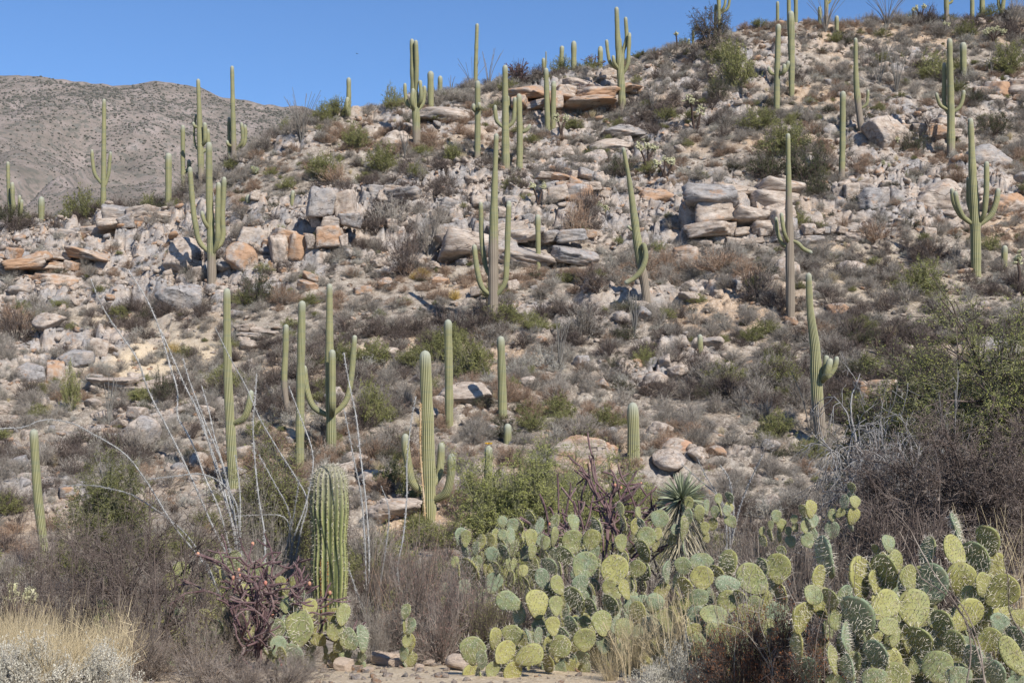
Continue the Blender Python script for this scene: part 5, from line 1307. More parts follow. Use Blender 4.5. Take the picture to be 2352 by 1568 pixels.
CEN = [e8(1875, 790, 175, 200, 10, 10), e8(1835, 900, 90, 110, 10, 10), e8(1720, 580, 115, 140, 15, 20), e8(1760, 495, 150, 120, 50, 10, 1), e8(1155, 1000, 130, 175, -80, 5), e8(1345, 1020, 160, 185, 0, 10), e8(1475, 1030, 80, 125, 5, 30),
    e8(1385, 845, 95, 140, -20, 20), e8(1485, 890, 75, 130, -30, 50), e8(1610, 980, 160, 170, -30, 15, 1), e8(1545, 690, 110, 150, -40, 20, 1), e8(1670, 755, 170, 180, 40, 5), e8(1640, 890, 120, 140, 0, 20), e8(1945, 920, 80, 130, -15, 40),
    e8(2030, 780, 110, 120, 30, 10), e8(2095, 560, 120, 130, 0, 0), e8(1590, 590, 140, 150, 0, 20), e8(905, 1335, 170, 180, 0, 0), e8(970, 1400, 80, 130, 10, 20), e8(1060, 1260, 80, 150, -10, 50), e8(1180, 1230, 140, 130, 0, 10),
    e8(1290, 1250, 60, 120, 0, 65), e8(1350, 1240, 50, 120, 0, 72), e8(1455, 1170, 100, 120, 0, 10), e8(1500, 1310, 140, 160, 70, 10), e8(1290, 1370, 140, 190, 80, 10), e8(1120, 1350, 130, 170, 60, 10), e8(1670, 1260, 150, 150, 0, 10),
    e8(1790, 1150, 150, 160, 0, 20), e8(1585, 1165, 110, 130, -20, 30, 1), e8(1940, 1190, 120, 140, 0, 10), e8(1860, 1020, 140, 150, 0, 0, 1), e8(2040, 1080, 90, 150, -20, 30), e8(2150, 1010, 120, 120, 20, 10), e8(1540, 1240, 120, 140, 20, 0, 1),
    e8(1440, 760, 120, 120, -30, 20, 1), e8(1720, 1050, 130, 150, 20, 10, 1), e8(2080, 660, 130, 160, 10, 10, 1), e8(1920, 600, 90, 110, 0, 10), e8(2230, 800, 110, 150, -10, 50), e8(2240, 1130, 140, 150, 0, 10), e8(2120, 1190, 140, 150, 30, 10)]
dcen = lambda px, py: 12.3 + max(0, 1520 - py) * 0.0085
fillc = [(781 + x * .336, 1500, dd, lv) for x, dd, lv in [(1250, 13.4, 2), (1400, 13.6, 2), (1500, 13.9, 3), (1620, 13.6, 3), (1700, 14.3, 3), (1800, 13.7, 2), (1900, 14.2, 3), (2000, 13.9, 3), (2080, 14.6, 3), (2160, 13.9, 3), (1580, 14.9, 3), (1760, 15.2, 3), (1960, 15.3, 3), (2200, 14.8, 3)]]
pear_clump("big central prickly pear heap sprawling over gravel with pale blue green pads", (1360, 1500), 13.5, CEN, dcen, fillc, .24, seed=3)
BACK = [e8(825, 560, 60, 120, -5, 40), e8(860, 570, 70, 110, 5, 20), e8(960, 600, 50, 110, 10, 40), e8(1030, 580, 45, 90, 0, 45), e8(1060, 570, 50, 120, 5, 30), e8(1110, 545, 60, 70), e8(1180, 480, 80, 90, -10, 10), e8(1165, 560, 65, 120), e8(1190, 640, 65, 110, 10),
    e8(1035, 680, 85, 95), e8(1125, 660, 60, 110, -5, 40, 1), e8(1305, 570, 85, 120), e8(1310, 660, 50, 100, 5, 40), e8(1365, 490, 60, 110, 5, 20), e8(1470, 465, 65, 115, 8, 20), e8(1465, 560, 60, 130), e8(1595, 465, 95, 115), e8(1250, 790, 75, 75), e8(1065, 770, 60, 90, 0, 20, 1),
    e8(930, 640, 60, 90), e8(1230, 480, 60, 90, 0, 10, 1), e8(1310, 430, 60, 100, 0, 10, 1), e8(1110, 460, 60, 80), e8(1400, 600, 70, 90)]
pear_clump("prickly pear row with narrow upright pads behind the reddish shrubs", (1130, 1330), 17.0, BACK, lambda px, py: 15.6 + (1330 - py) * 0.010,
           [(781 + x * .336, 1350, dd, lv) for x, dd, lv in [(850, 17.5, 3), (960, 17.7, 3), (1160, 17.9, 3), (1360, 17.9, 4), (1470, 17.4, 4)]], .24, seed=4, chain=2)
pear_clump("small prickly pear with one shaded edge-on pad amid reddish shrubs", (1050, 1400), 16.6, [e8(900, 790, 85, 190, 5, 10, 1), e8(785, 730, 45, 70, 5, 30), e8(730, 915, 70, 80), e8(848, 900, 90, 95), e8(805, 800, 30, 110, -3, 60), e8(905, 870, 80, 100, 0, 0, 1)], lambda px, py: 16.3, [], .2, seed=5)
pear_clump("prickly pear half hidden under the yucca rosette", (1500, 1300), 17.5, [e8(1920, 370, 60, 90, -20), e8(2040, 390, 50, 70), e8(2185, 440, 115, 120), e8(2290, 510, 65, 70), e8(2170, 540, 60, 80, 0, 10), e8(2060, 470, 60, 80, 0, 10, 1), e9(20, 500, 60, 160, 0, 50), e9(60, 330, 60, 90), e9(130, 400, 70, 110), e9(180, 350, 50, 90), e9(110, 350, 50, 60, 0, 0, 1), e9(260, 300, 60, 70), e9(340, 290, 70, 80, 0, 0, 1), e9(60, 420, 60, 100), e9(240, 390, 60, 80), e9(170, 500, 60, 80), e9(320, 380, 60, 70)],
           lambda px, py: 17.0 + (1250 - py) * 0.008, [(1480, 1300, 18, 3), (1540, 1300, 18.2, 3), (1640, 1300, 18.3, 3)], .22, seed=6, chain=1)
MIDR = [e9(150, 740, 150, 130, 0, 10), e9(150, 840, 150, 150, 0, 10), e9(325, 750, 90, 190, 5, 40), e9(495, 850, 180, 240, -65, 8), e9(670, 775, 170, 190, 0, 10), e9(695, 660, 70, 75), e9(320, 890, 170, 120, 10, 10), e9(510, 1020, 95, 110), e9(230, 1100, 190, 130, 10, 5), e9(130, 980, 130, 120, 0, 10),
    e9(650, 1080, 140, 130, 20, 10), e9(330, 1000, 150, 140, 0, 5), e9(40, 900, 110, 150, 0, 10, 1), e9(20, 760, 110, 120), e9(420, 990, 120, 150, 0, 10, 1), e9(560, 770, 120, 150, 60, 10, 1), e9(260, 820, 120, 150, 0, 0, 1), e9(440, 1080, 120, 120), e9(120, 1090, 130, 110)]
pear_clump("spiny prickly pear between the central heap and the big right one", (1680, 1480), 11.8, MIDR, lambda px, py: 11.4 + (1420 - py) * 0.007, [(1562 + x * .336, 1450, dd, lv) for x, dd, lv in [(60, 12.4, 2), (180, 12.6, 3), (300, 12.9, 2), (420, 12.7, 2), (560, 12.5, 2), (640, 12.9, 2), (740, 12.6, 2)]], .22, seed=7)
LOWP = [e9(100 + (k % 5) * 85 + (k * 37) % 40, 1200 + (k // 5) * 65, 100, 95, (k * 53) % 90 - 45, 15) for k in range(15)] + [e9(700, 1180, 130, 110, 30), e9(800, 1230, 120, 120), e9(600, 1180, 120, 110, -20)]
pear_clump("low pale bluish prickly pear mat beside the red brown dead shrub", (1650, 1500), 10.9, LOWP, lambda px, py: 11.2, [(1600, 1500, 11.4, 1), (1680, 1500, 11.5, 1), (1760, 1500, 11.4, 1)], .15, seed=8)
RIGHT = [e9(990, 700, 85, 270, -12, 72), e9(940, 840, 95, 170, 10, 40), e9(1225, 860, 110, 320, -22, 66), e9(1425, 605, 100, 115, 0, 10), e9(1410, 800, 190, 250, 5, 10, 1), e9(1340, 645, 65, 75, 0, 10, 1), e9(1560, 840, 110, 180, -20, 30), e9(1600, 1050, 215, 245, 5, 8),
    e9(1420, 1170, 140, 110, 0, 10), e9(1390, 1030, 180, 230, 65, 8), e9(1640, 1270, 220, 220, 0, 0, 1), e9(1350, 1370, 200, 220, 0, 0, 1), e9(1875, 665, 140, 225, -15, 12), e9(1887, 510, 90, 210, -6, 62), e9(1697, 660, 90, 190, -12, 45), e9(2105, 585, 165, 215, 0, 0, 1),
    e9(2030, 700, 170, 230, -25, 10, 1), e9(1920, 860, 190, 230, 0, 12), e9(1730, 880, 150, 270, 5, 28), e9(2200, 935, 200, 240, 50, 8), e9(2060, 880, 80, 150, 0, 40), e9(1950, 1100, 190, 260, 70, 8), e9(1800, 1170, 200, 230, 20, 0, 1), e9(2180, 1150, 130, 130, 10), e9(1760, 1450, 205, 205, 0, 6),
    e9(2100, 1270, 150, 200, 75, 8), e9(2270, 1370, 130, 260, -25, 20), e9(1130, 970, 90, 170, -28, 45), e9(1220, 1110, 130, 310, -5, 45, 1), e9(1030, 980, 120, 150, 0, 10, 1), e9(910, 960, 150, 120, 60, 10), e9(2320, 1110, 110, 110), e9(2010, 1390, 180, 200, 40, 5, 1), e9(1880, 1290, 170, 190, 0, 0, 1),
    e9(1330, 870, 90, 160, 10, 35), e9(1460, 1230, 110, 150, 20, 30), e9(1150, 1450, 110, 170, -30, 40), e9(1040, 1400, 120, 180, 10, 50), e9(1480, 1500, 170, 160, 50, 5), e9(1900, 1520, 160, 150, 0, 10), e9(1330, 1530, 170, 140, 0, 10), e9(2150, 1500, 170, 200, 20, 0, 1), e9(2310, 1250, 140, 180, 0, 0, 1), e9(1970, 970, 120, 150, 30, 25), e9(1140, 1250, 90, 200, 5, 60)]
pear_clump("big right prickly pear with large long-spined pads and tall edge-on ones", (2130, 1570), 9.3, RIGHT, lambda px, py: 8.9 + max(0, 1560 - py) * 0.0042, [(px, 1560, dd, lv) for px, dd, lv in [(1920, 9.9, 2), (1990, 9.7, 3), (2060, 10.1, 2), (2130, 9.8, 3), (2200, 10.2, 3), (2270, 9.8, 3), (2340, 10.1, 3), (2040, 9.3, 1), (2240, 9.3, 2), (2330, 9.4, 2), (2400, 9.8, 3)]], .25, seed=9)
FARP = [e9(655, 420, 75, 85), e9(690, 480, 75, 85), e9(620, 480, 40, 65), e9(740, 520, 50, 60), e9(560, 520, 50, 60)]
pear_clump("small pale prickly pear in the purple brown brush, left one of three", (1780, 1240), 15.8, FARP, lambda px, py: 15.2, [(1790, 1240, 15.6, 2)], .17, seed=10, chain=1)
pear_clump("small pale prickly pear in the purple brown brush, middle one of three", (1860, 1240), 15.8, [e9(895, 370, 95, 115), e9(840, 380, 50, 85, 0, 0, 1), e9(905, 450, 80, 90), e9(850, 490, 70, 80), e9(780, 440, 50, 60)], lambda px, py: 15.0, [(1855, 1240, 15.6, 3)], .18, seed=11, chain=1)
pear_clump("small bluish prickly pear in the purple brown brush, right one of three", (1950, 1230), 16.8, [e9(1125, 320, 45, 90, 0, 40), e9(1195, 320, 70, 80), e9(1175, 220, 70, 70, 0, 0, 1), e9(1040, 410, 60, 80), e9(1150, 400, 60, 70)], lambda px, py: 16.5, [(1945, 1230, 16.8, 2)], .2, seed=12, chain=1)
LEFT = [e7(1600, 740, 110, 160), e7(1690, 870, 110, 120), e7(1775, 795, 140, 125, 10, 5), e7(1240, 815, 120, 160), e7(1165, 865, 95, 110), e7(1090, 1145, 155, 155, 0, 5), e7(1240, 1230, 135, 125), e7(1320, 1190, 85, 150), e7(1390, 1120, 105, 135), e7(1480, 1190, 110, 130), e7(1670, 950, 90, 125), e7(1300, 1000, 110, 100, 0, 15),
    e7(1420, 1240, 110, 100, 0, 10), e7(1200, 1320, 110, 80), e7(1500, 720, 80, 100), e7(1660, 780, 60, 110, 0, 50), e7(700, 1030, 70, 80), e7(780, 1050, 60, 70)]
pear_clump("yellow green prickly pear tangled under the purple cholla, its left half", (430, 1480), 14.6, LEFT, lambda px, py: 14.4 + (1480 - py) * .008, [(380, 1480, 15.4, 1), (460, 1480, 15.7, 2), (520, 1480, 15.9, 3)], .21, seed=13)
LEFT2 = [e7(2050, 1190, 195, 225, 0, 8), e7(1900, 1190, 115, 135, 15, 20), e7(1900, 1310, 110, 140, 0, 10), e7(2000, 1345, 170, 100, 10, 10), e7(2060, 950, 75, 110, 5, 25), e7(2120, 1045, 95, 120), e7(2020, 1050, 110, 120, 0, 0, 1), e7(1960, 1020, 90, 110), e7(1920, 880, 70, 100), e7(2010, 870, 60, 80), e7(1930, 1360, 110, 100, 0, 0, 1)]
pear_clump("prickly pear with one large round pale pad before the young saguaro", (690, 1500), 13.6, LEFT2, lambda px, py: 13.4 + (1480 - py) * .005, [(650, 1500, 14.1, 2), (700, 1500, 14.3, 2)], .2, seed=14)
pear_clump("low prickly pear at the foot of the spiny young saguaro", (780, 1500), 13.9, [e7(2290, 1110, 120, 125), e7(2290, 1210, 110, 110, 0, 10), e8(20, 1090, 90, 140, 10), e8(60, 1260, 150, 120, 85, 5), e8(150, 1255, 75, 175, 10, 55), e8(0, 1180, 110, 120, 0, 0, 1), e8(450, 1070, 80, 100, 10), e8(480, 1170, 90, 110, 0, 20)], lambda px, py: 13.8, [(770, 1500, 14.2, 1)], .2, seed=15)
for k, (lab, px, py, n) in enumerate([("small yellow green prickly pear on the left slope under the tall skyline saguaro", 595, 405, 5), ("prickly pear patch left of the bushy green thicket near the skyline", 1615, 175, 6), ("prickly pear among rocks right of the five-stemmed skyline saguaro", 1600, 245, 4),
        ("prickly pear on the right skyline beside a green bush", 2265, 30, 4), ("pale prickly pear beside the dark bush on the right slope", 1780, 365, 5), ("yellow green prickly pear below the right skyline", 1820, 95, 5), ("small prickly pear left of the green bush on the left slope", 840, 385, 4)]):
    g = ground_at(px, py); pr = random.Random(40 + k)
    root = empty("prickly_pear", tuple(g), lab, "prickly pear", "prickly pears")
    for q in range(n): grow(root, g[0] + pr.uniform(-.5, .5), g[1] + pr.uniform(-.3, .3), g[2], .26, 1)
# ---- chollas
M_STAG = twig_mat("purple_cholla_skin", [(0.095, 0.055, 0.06), (0.17, 0.105, 0.105), (0.24, 0.17, 0.15)], noise_scale=6)
M_STAGS = twig_mat("cholla_spines", [(0.28, 0.21, 0.19), (0.46, 0.40, 0.36)])
M_FRUIT = twig_mat("cholla_fruit", [(0.42, 0.15, 0.12), (0.55, 0.33, 0.20)])
def staghorn(label, base, d, height, spread, levels, seed, r0=.017, mats=None, fruits=8, n0=5, px=None):
    """spread: half width in metres"""
    q = W(base[0], base[1], d) if px is None else px
    zg = float(H(q[0], q[1]))
    root = empty("staghorn_cholla", (q[0], q[1], zg), label, "cholla cactus", "chollas")
    rng = np.random.default_rng(seed); mb = MB(); tips = []; segs = []; tubes = []
    def go(p, dr, ln, r, lv):
        e = p + dr * ln
        mid = (p + e) / 2 + rng.normal(0, ln * .05, 3)
        pts = catmull(np.array([p, mid, e]), 5)
        tubes.append((pts, r * np.array([.78, 1.05, 1.0, 1.05, .8])))
        segs.append((p, e, r))
        if lv == 0: tips.append(e); return
        for k in range(rng.choice([1, 1, 2, 2, 3])):
            nd = unit(dr + rng.normal(0, .75, 3) * np.array([1, .8, .6]) + np.array([e[0] * .35, 0, .22 if e[2] < height * .6 else .0]))
            go(e - dr * r * .5, nd, ln * rng.uniform(.75, 1.1), max(r * .93, r0 * .62), lv - 1)
    for k in range(n0):
        a = rng.uniform(0, 6.28); s = rng.uniform(.2, .9)
        go(np.array([rng.normal(0, .04), rng.normal(0, .04), -.04]), unit(np.array([math.cos(a) * s * spread, math.sin(a) * s * .6 * spread, 1.0])), height / (levels * .72), r0 * 1.25, levels)
    allp = np.array([e for _, e, _ in segs])
    kx = spread / np.percentile(np.abs(allp[:, 0]), 96); kz = height / np.percentile(allp[:, 2], 98)
    K = np.array([kx, kx, kz]); fl = lambda q: np.stack([q[..., 0] * kx, q[..., 1] * kx, np.maximum(q[..., 2] * kz, -.05 + .1 * (np.abs(q[..., 0]) > .1))], -1)
    for pts, rr_ in tubes: tube(mb, fl(pts), rr_, 6)
    segs = [(fl(p), fl(e), r) for p, e, r in segs]; tips = [fl(t) for t in tips]
    for (p, e, r) in segs:
        n = 26; t = rng.random(n)[:, None]; c = p + (e - p) * t; dd = unit(rng.normal(size=(n, 3)))
        ribbons(mb, np.stack([c + dd * r * .8, c + dd * (r + .012)], 1), .004, .0015, rng, m=1)
    link("stem", mb.build("cholla_stem", mats or [M_STAG, M_STAGS]), root)
    v, f = ICO[2]
    for k in range(min(fruits, len(tips))):
        m = MB(); t = tips[int(rng.integers(0, len(tips)))]
        m.add(v * np.array([.018, .018, .024]) + t + np.array([0, 0, -.01]), t=f); link("fruit", m.build("fruit", M_FRUIT), root)
staghorn("tall purple branching cholla with pink fruit at lower left", (600, 1510), 14.0, 1.12, .86, 6, 21, r0=.0108, fruits=16, n0=7)
staghorn("purple cholla with long bare arms rising behind the central prickly pear", (1385, 1300), 18.0, 2.35, .95, 6, 5, r0=.0145, fruits=5, n0=4)
staghorn("second purple cholla trunk in the gap between prickly pears and green thicket", (1290, 1300), 18.3, 2.2, .5, 5, 11, r0=.014, fruits=2, n0=2)
_g = ground_at(1195, 200)
staghorn("round purple cholla bush on the central skyline", None, 0, 1.6, 1.05, 5, 9, r0=.026, fruits=0, n0=9, px=_g)
_g = ground_at(1345, 245)
staghorn("purple cholla spread low over the brown skyline slab", None, 0, 1.0, 1.2, 4, 10, r0=.024, fruits=0, n0=7, px=_g)
_g = ground_at(1365, 150)
staghorn("small purple cholla on the skyline between the plain saguaro columns", None, 0, 1.1, .8, 4, 13, r0=.024, fruits=0, n0=6, px=_g)

M_CHT = twig_mat("cholla_trunk", [(0.045, 0.032, 0.027), (0.10, 0.07, 0.055)])
M_CHJ = twig_mat("cholla_joint_spines", [(0.30, 0.29, 0.13), (0.52, 0.50, 0.30), (0.62, 0.58, 0.42)], noise_scale=8)
def chain_cholla(label, px, py, w, h, arms=3, seed=0, d=None):
    g = ground_at(px, py) if d is None else [W(px, py, d)[0], d, float(H(W(px, py, d)[0], d))]
    sc = g[1] / FP; hh = h * sc; ww = w * sc
    root = empty("chain_fruit_cholla", tuple(g), label, "cholla cactus", "chollas"); rng = np.random.default_rng(seed)
    tr = MB(); jt = MB(); v, f = ICO[2]
    for k in range(arms):
        ex = (k - (arms - 1) / 2) / max(arms - 1, 1) * ww * .8 + rng.normal(0, .04)
        e = np.array([ex, rng.normal(0, .15), hh * rng.uniform(.62, .92)])
        mid = np.array([ex * .45 + rng.normal(0, .05), 0, hh * .45])
        p = catmull(np.array([[0, 0, -.05], mid, e]), 9)
        tube(tr, p, np.linspace(.075, .05, 9) * (hh / 1.8) ** .5, 6)
        n = 90; t = rng.integers(3, 9, n); c = p[t]; dd = unit(rng.normal(size=(n, 3)))
        ribbons(tr, np.stack([c, c + dd * rng.uniform(.08, .14, n)[:, None]], 1), .02, .008, rng)
        for q in range(26):
            c = e + rng.normal(0, .12, 3) * np.array([ww * .7 + .3, .6, .9]) * (hh / 1.8) + np.array([0, 0, .03])
            dr = unit(rng.normal(size=3) + np.array([0, 0, .4]))
            ln = .09 * (hh / 1.8) ** .5
            jt_p = np.array([c - dr * ln, c, c + dr * ln]); tube(jt, catmull(jt_p, 5), ln * .42 * np.array([.4, .95, 1.05, .95, .3]), 6)
            m = 60; a = c + dr * rng.uniform(-ln, ln, (m, 1)); nn = unit(rng.normal(size=(m, 3)))
            ribbons(jt, np.stack([a, a + nn * ln * .75], 1), .010, .004, rng)
    link("stem", tr.build("cholla_trunk", M_CHT, smooth=False), root); link("joint", jt.build("cholla_joints", M_CHJ, smooth=False), root, kind="stuff")
for k, a in enumerate([("pair-trunked dark cholla with pale top below the right skyline", 1597, 300, 36, 92, 2), ("chain cholla silhouetted alone on the skyline", 1554, 118, 16, 42, 1), ("pale-topped chain cholla above the leaning saguaro", 1487, 405, 46, 66, 3),
        ("bushy pale chain cholla right of the leaning saguaro top", 1528, 424, 46, 62, 3), ("small chain cholla on the rubble left of the leaning saguaro", 1385, 500, 20, 62, 2), ("short chain cholla by the broken grey ledge", 1237, 500, 28, 58, 2), ("dark-stemmed chain cholla under the skyline slab", 1290, 335, 26, 68, 2),
        ("left chain cholla of two on the right skyline", 2098, 55, 12, 34, 1), ("right chain cholla of two on the right skyline", 2116, 55, 22, 46, 2), ("pale chain cholla under the skyline at the right", 2285, 108, 44, 50, 4), ("chain cholla standing behind the three-stemmed saguaro top", 2172, 85, 22, 30, 2),
        ("small pale chain cholla beside the pinched saguaro", 2035, 408, 22, 34, 2), ("chain cholla right of the dark bush rocks", 2050, 352, 30, 40, 2), ("dark bare chain cholla near the right edge", 2340, 676, 18, 110, 1), ("shaggy dark chain cholla at the lower left edge", 35, 1370, 50, 150, 2)]):
    chain_cholla(*a, seed=k + 3, d=17.5 if a[1] == 35 else None)
def stump(label, px, py, w, h, seed):
    g = ground_at(px, py); sc = g[1] / FP
    root = empty("dead_cholla", tuple(g), label, "dead cholla"); rng = np.random.default_rng(seed); mb = MB()
    tube(mb, catmull(np.array([[0, 0, -.1], [.0, 0, .3], [.1, 0, .8], [.35, 0, 1.15], [.5, 0, 1.5]]) * h * sc / 1.4, 12), np.linspace(.09, .05, 12) * h * sc / 1.2, 7)
    tube(mb, catmull(np.array([[-.2, 0, -.1], [-.4, 0, .3], [-.45, 0, .7]]) * h * sc / 1.2, 8), np.linspace(.08, .05, 8) * h * sc / 1.2, 7)
    n = 140; c = np.stack([rng.normal(0, .1, n), rng.normal(0, .1, n), rng.uniform(0, .8 * h * sc, n)], 1); ribbons(mb, np.stack([c, c + rng.normal(0, .1, (n, 3))], 1), .02, .01, rng)
    link("stem", mb.build("dead_stem", M_CHT, smooth=False), root)
stump("dead blackened cholla skeleton leaning over pale rock at the right", 2035, 815, 50, 62, 3)

# ---- yucca
def yucca():
    d = 18.0; q = W(1566, 1146, d); zg = float(H(q[0], d)); sc = d / FP
    root = empty("yucca", (q[0], d, zg), "spiky green yucca rosette above the back prickly pears", "yucca"); rng = np.random.default_rng(8)
    hz = q[2] - zg
    mb = MB(); tube(mb, catmull(np.array([[0, 0, -.1], [.02, 0, hz * .5], [0, 0, hz]]), 10), np.linspace(.09, .07, 10), 8)
    link("trunk", mb.build("yucca_trunk", M_TW_DARK), root)
    n = 298; th = rng.uniform(0, 6.28, n); el = rng.uniform(-.95, 1.45, n)
    dr = np.stack([np.cos(th) * np.cos(el), np.sin(th) * np.cos(el), np.sin(el)], 1)
    L = rng.uniform(54, 74, n)[:, None] * sc
    c = np.array([0, 0, hz]); pts = np.stack([c + dr * .03, c + dr * L * .55, c + dr * L - np.array([0, 0, .02])], 1)
    gm = twig_mat("yucca_leaf", [(0.16, 0.19, 0.11), (0.34, 0.36, 0.23)], .5, .4); dm = twig_mat("dry_yucca_leaf", [(0.42, 0.36, 0.24), (0.5, 0.46, 0.34)])
    sk = MB(); q_ = rng.uniform(0, 6.28, 420); zz = rng.uniform(.25, 1.0, 420) * hz
    c0 = np.stack([np.cos(q_) * .06, np.sin(q_) * .06, zz], 1); dn = np.stack([np.cos(q_) * .30, np.sin(q_) * .30, -rng.uniform(.25, .5, 420)], 1)
    ribbons(sk, np.stack([c0, c0 + dn * .5 + np.array([0, 0, .04]), c0 + dn], 1), .02, .004, rng)
    link("dead_leaf_skirt", sk.build("dead_leaf_skirt", dm, smooth=False), root, kind="stuff")
    for k in range(n):
        m = MB(); ribbons(m, pts[k:k + 1], .030, .004, rng); link("leaf", m.build("yucca_leaf", dm if el[k] < -.72 else gm, smooth=False), root)
    # old leaves hanging about the stem are parts as well
yucca()

# ---- trees
def tree(name, label, base, d, top_row, spread, mats, seed, levels=4, kids=(6, 5, 5, 4), r0=.09, leaf=None, nleaf=0, droop=0.0, leanx=0.0, crown0=.3, twn=6, tw=.006, cat="tree", group=None, fork=3, flat=1.0, leaf_n=3):
    q = W(base, 1000, d); zg = float(H(q[0], d)); top = W(base, top_row, d)[2]; ht = top - zg
    root = empty(name, (q[0], d, zg), label, cat, group); rng = np.random.default_rng(seed)
    br = MB(); T0, T1 = [], []; TB = []
    def go(p, dr, ln, r, lv):
        n = 5; pts = [p]; dd = dr
        for k in range(n - 1):
            dd = unit(dd + rng.normal(0, .20, 3) + np.array([0, 0, -droop if lv < levels - 1 else .03])); pts.append(pts[-1] + dd * ln / (n - 1))
        pts = np.array(pts); pts[1:, 2] = np.maximum(pts[1:, 2], .03)
        if lv > 0: TB.append((pts, np.linspace(r, r * .55, n), 6 if r > .02 else 4))
        if lv == 0: T0.append(pts[0]); T1.append(pts[-1]); return
        for k in range(kids[levels - lv]):
            t = rng.uniform(.35, 1.0) * (n - 1); i = min(int(t), n - 2); c = pts[i] + (pts[i + 1] - pts[i]) * (t - i)
            nd = unit(dd + rng.normal(0, .75, 3) * np.array([1, 1, .6]) + np.array([c[0], c[1], 0]) * .15)
            go(c, nd, ln * rng.uniform(.5, .78), r * .52, lv - 1)
    for k in range(fork):
        a = k * 6.28 / fork + rng.uniform(-.5, .5)
        go(np.array([0, 0, -.1]), unit(np.array([math.cos(a) * spread / ht * 1.1 + leanx, math.sin(a) * spread / ht * .9, 1.0])), ht * .62, r0, levels)
    T0 = np.array(T0); T1 = np.array(T1); m = len(T0)
    kx = spread / np.percentile(np.abs(T1[:, 0] - np.median(T1[:, 0]) * 0), 93); kz = ht / np.percentile(T1[:, 2], 99.3)
    K = np.array([kx, kx, kz]); T0 = T0 * K; T1 = T1 * K
    for a_, b_, c_ in TB: tube(br, a_ * K, b_, c_)
    link("trunk", br.build("branches", mats[0]), root)
    cr = MB(); ribbons(cr, np.stack([T0, T1], 1), tw * 1.2, tw * .7, rng)
    k = rng.integers(0, m, m * twn); f = rng.uniform(.1, 1, m * twn)[:, None]
    a = T0[k] + (T1[k] - T0[k]) * f; b = a + unit(unit(T1[k] - T0[k]) + rng.normal(0, .8, (len(k), 3))) * (np.linalg.norm(T1[k] - T0[k], axis=1)[:, None] * rng.uniform(.25, .7, (len(k), 1)))
    b[:, 2] -= droop * .12
    ribbons(cr, np.stack([a, b], 1), tw, tw * .6, rng)
    if leaf is not None:
        kk = rng.integers(0, len(a), len(a) * leaf_n); pos = a[kk] + (b[kk] - a[kk]) * rng.uniform(.15, 1, (len(kk), 1))
        leaves(cr, pos, rng.normal(size=(len(kk), 3)) + np.array([0, 0, -.3]), rng.uniform(.6, 1.3, len(kk)) * leaf[0], leaf[1], rng, m=1)
    link("crown", cr.build("crown", [mats[1], mats[2] if len(mats) > 2 else mats[1]], smooth=False), root, kind=None)
    return root
M_DEADW = twig_mat("dead_wood", [(0.10, 0.092, 0.085), (0.24, 0.225, 0.21), (0.36, 0.345, 0.325)], noise_scale=5)
M_BR_OL = twig_mat("olive_bark", [(0.13, 0.13, 0.07), (0.22, 0.21, 0.13)])
tree("mesquite_tree", "dense dark leafless mesquite at the right edge above the prickly pear", 2250, 19.5, 950, 1.5, [M_TW_DARK, M_TW_DARK, M_TW_PURP], 3, kids=(6, 6, 5, 4), leaf=(.018, .010), leaf_n=2, tw=.006, twn=9, fork=5, r0=.05)
tree("mesquite_tree", "dark bare mesquite thicket left part of the right-hand brush", 2110, 21.5, 1010, 1.0, [M_TW_DARK, M_TW_PURP, M_TW_DARK], 4, kids=(5, 5, 5, 4), leaf=(.018, .010), leaf_n=1, tw=.005, twn=7, fork=4, r0=.04)
tree("palo_verde_tree", "loose green palo verde crown spreading at the right edge", 2290, 29.0, 690, 1.9, [M_TW_DARK, M_BR_OL, M_LF_YEL], 5, kids=(6, 6, 5, 4), leaf=(.050, .020), leaf_n=3, tw=.008, twn=6, fork=5, r0=.09)
tree("palo_verde_tree", "low olive palo verde behind the tangle of dead branches", 2080, 31.0, 880, 1.3, [M_TW_DARK, M_TW_DARK, M_LF_YEL], 6, kids=(5, 5, 4, 4), leaf=(.045, .02), leaf_n=5, tw=.008, twn=5, fork=4, r0=.07)
tree("dead_tree", "pale grey dead trunk with bare forked limbs at the right", 2212, 24.5, 835, .45, [M_DEADW, M_DEADW], 17, kids=(4, 3, 3, 2), tw=.006, twn=2, fork=1, r0=.06, levels=4)
tree("dead_tree", "arching tangle of dead grey branches in front of the olive palo verde", 2050, 25.0, 895, 1.4, [M_DEADW, M_DEADW], 8, kids=(5, 4, 4, 3), tw=.010, twn=2, fork=7, r0=.06, droop=.14)
tree("palo_verde_tree", "rounded yellow green thicket right of the near three-armed saguaro", 1160, 27.0, 1035, .95, [M_BR_OL, M_BR_OL, M_LF_YEL], 9, kids=(6, 5, 5, 3), leaf=(.042, .013), leaf_n=4, tw=.005, twn=6, fork=5, r0=.05)
tree("palo_verde_tree", "yellow green thicket surrounding the stout short saguaro", 1400, 30.0, 1035, 1.5, [M_BR_OL, M_BR_OL, M_LF_YEL], 10, kids=(6, 5, 5, 3), leaf=(.040, .013), leaf_n=4, tw=.005, twn=6, fork=5, r0=.05)
tree("palo_verde_tree", "wispy green thicket between orange boulder and yellow-fruited barrel cactus", 1215, 31.0, 1010, .9, [M_BR_OL, M_BR_OL, M_LF_YEL], 12, kids=(5, 5, 5, 4), leaf=(.034, .010), leaf_n=3, tw=.005, twn=5, fork=4, r0=.05)
tree("palo_verde_tree", "olive thicket behind the big ocotillo wands", 620, 27.0, 1005, 1.0, [M_BR_OL, M_TW_DARK, M_LF_YEL], 13, kids=(5, 5, 5, 4), leaf=(.032, .012), leaf_n=3, tw=.006, twn=6, fork=5, r0=.05)
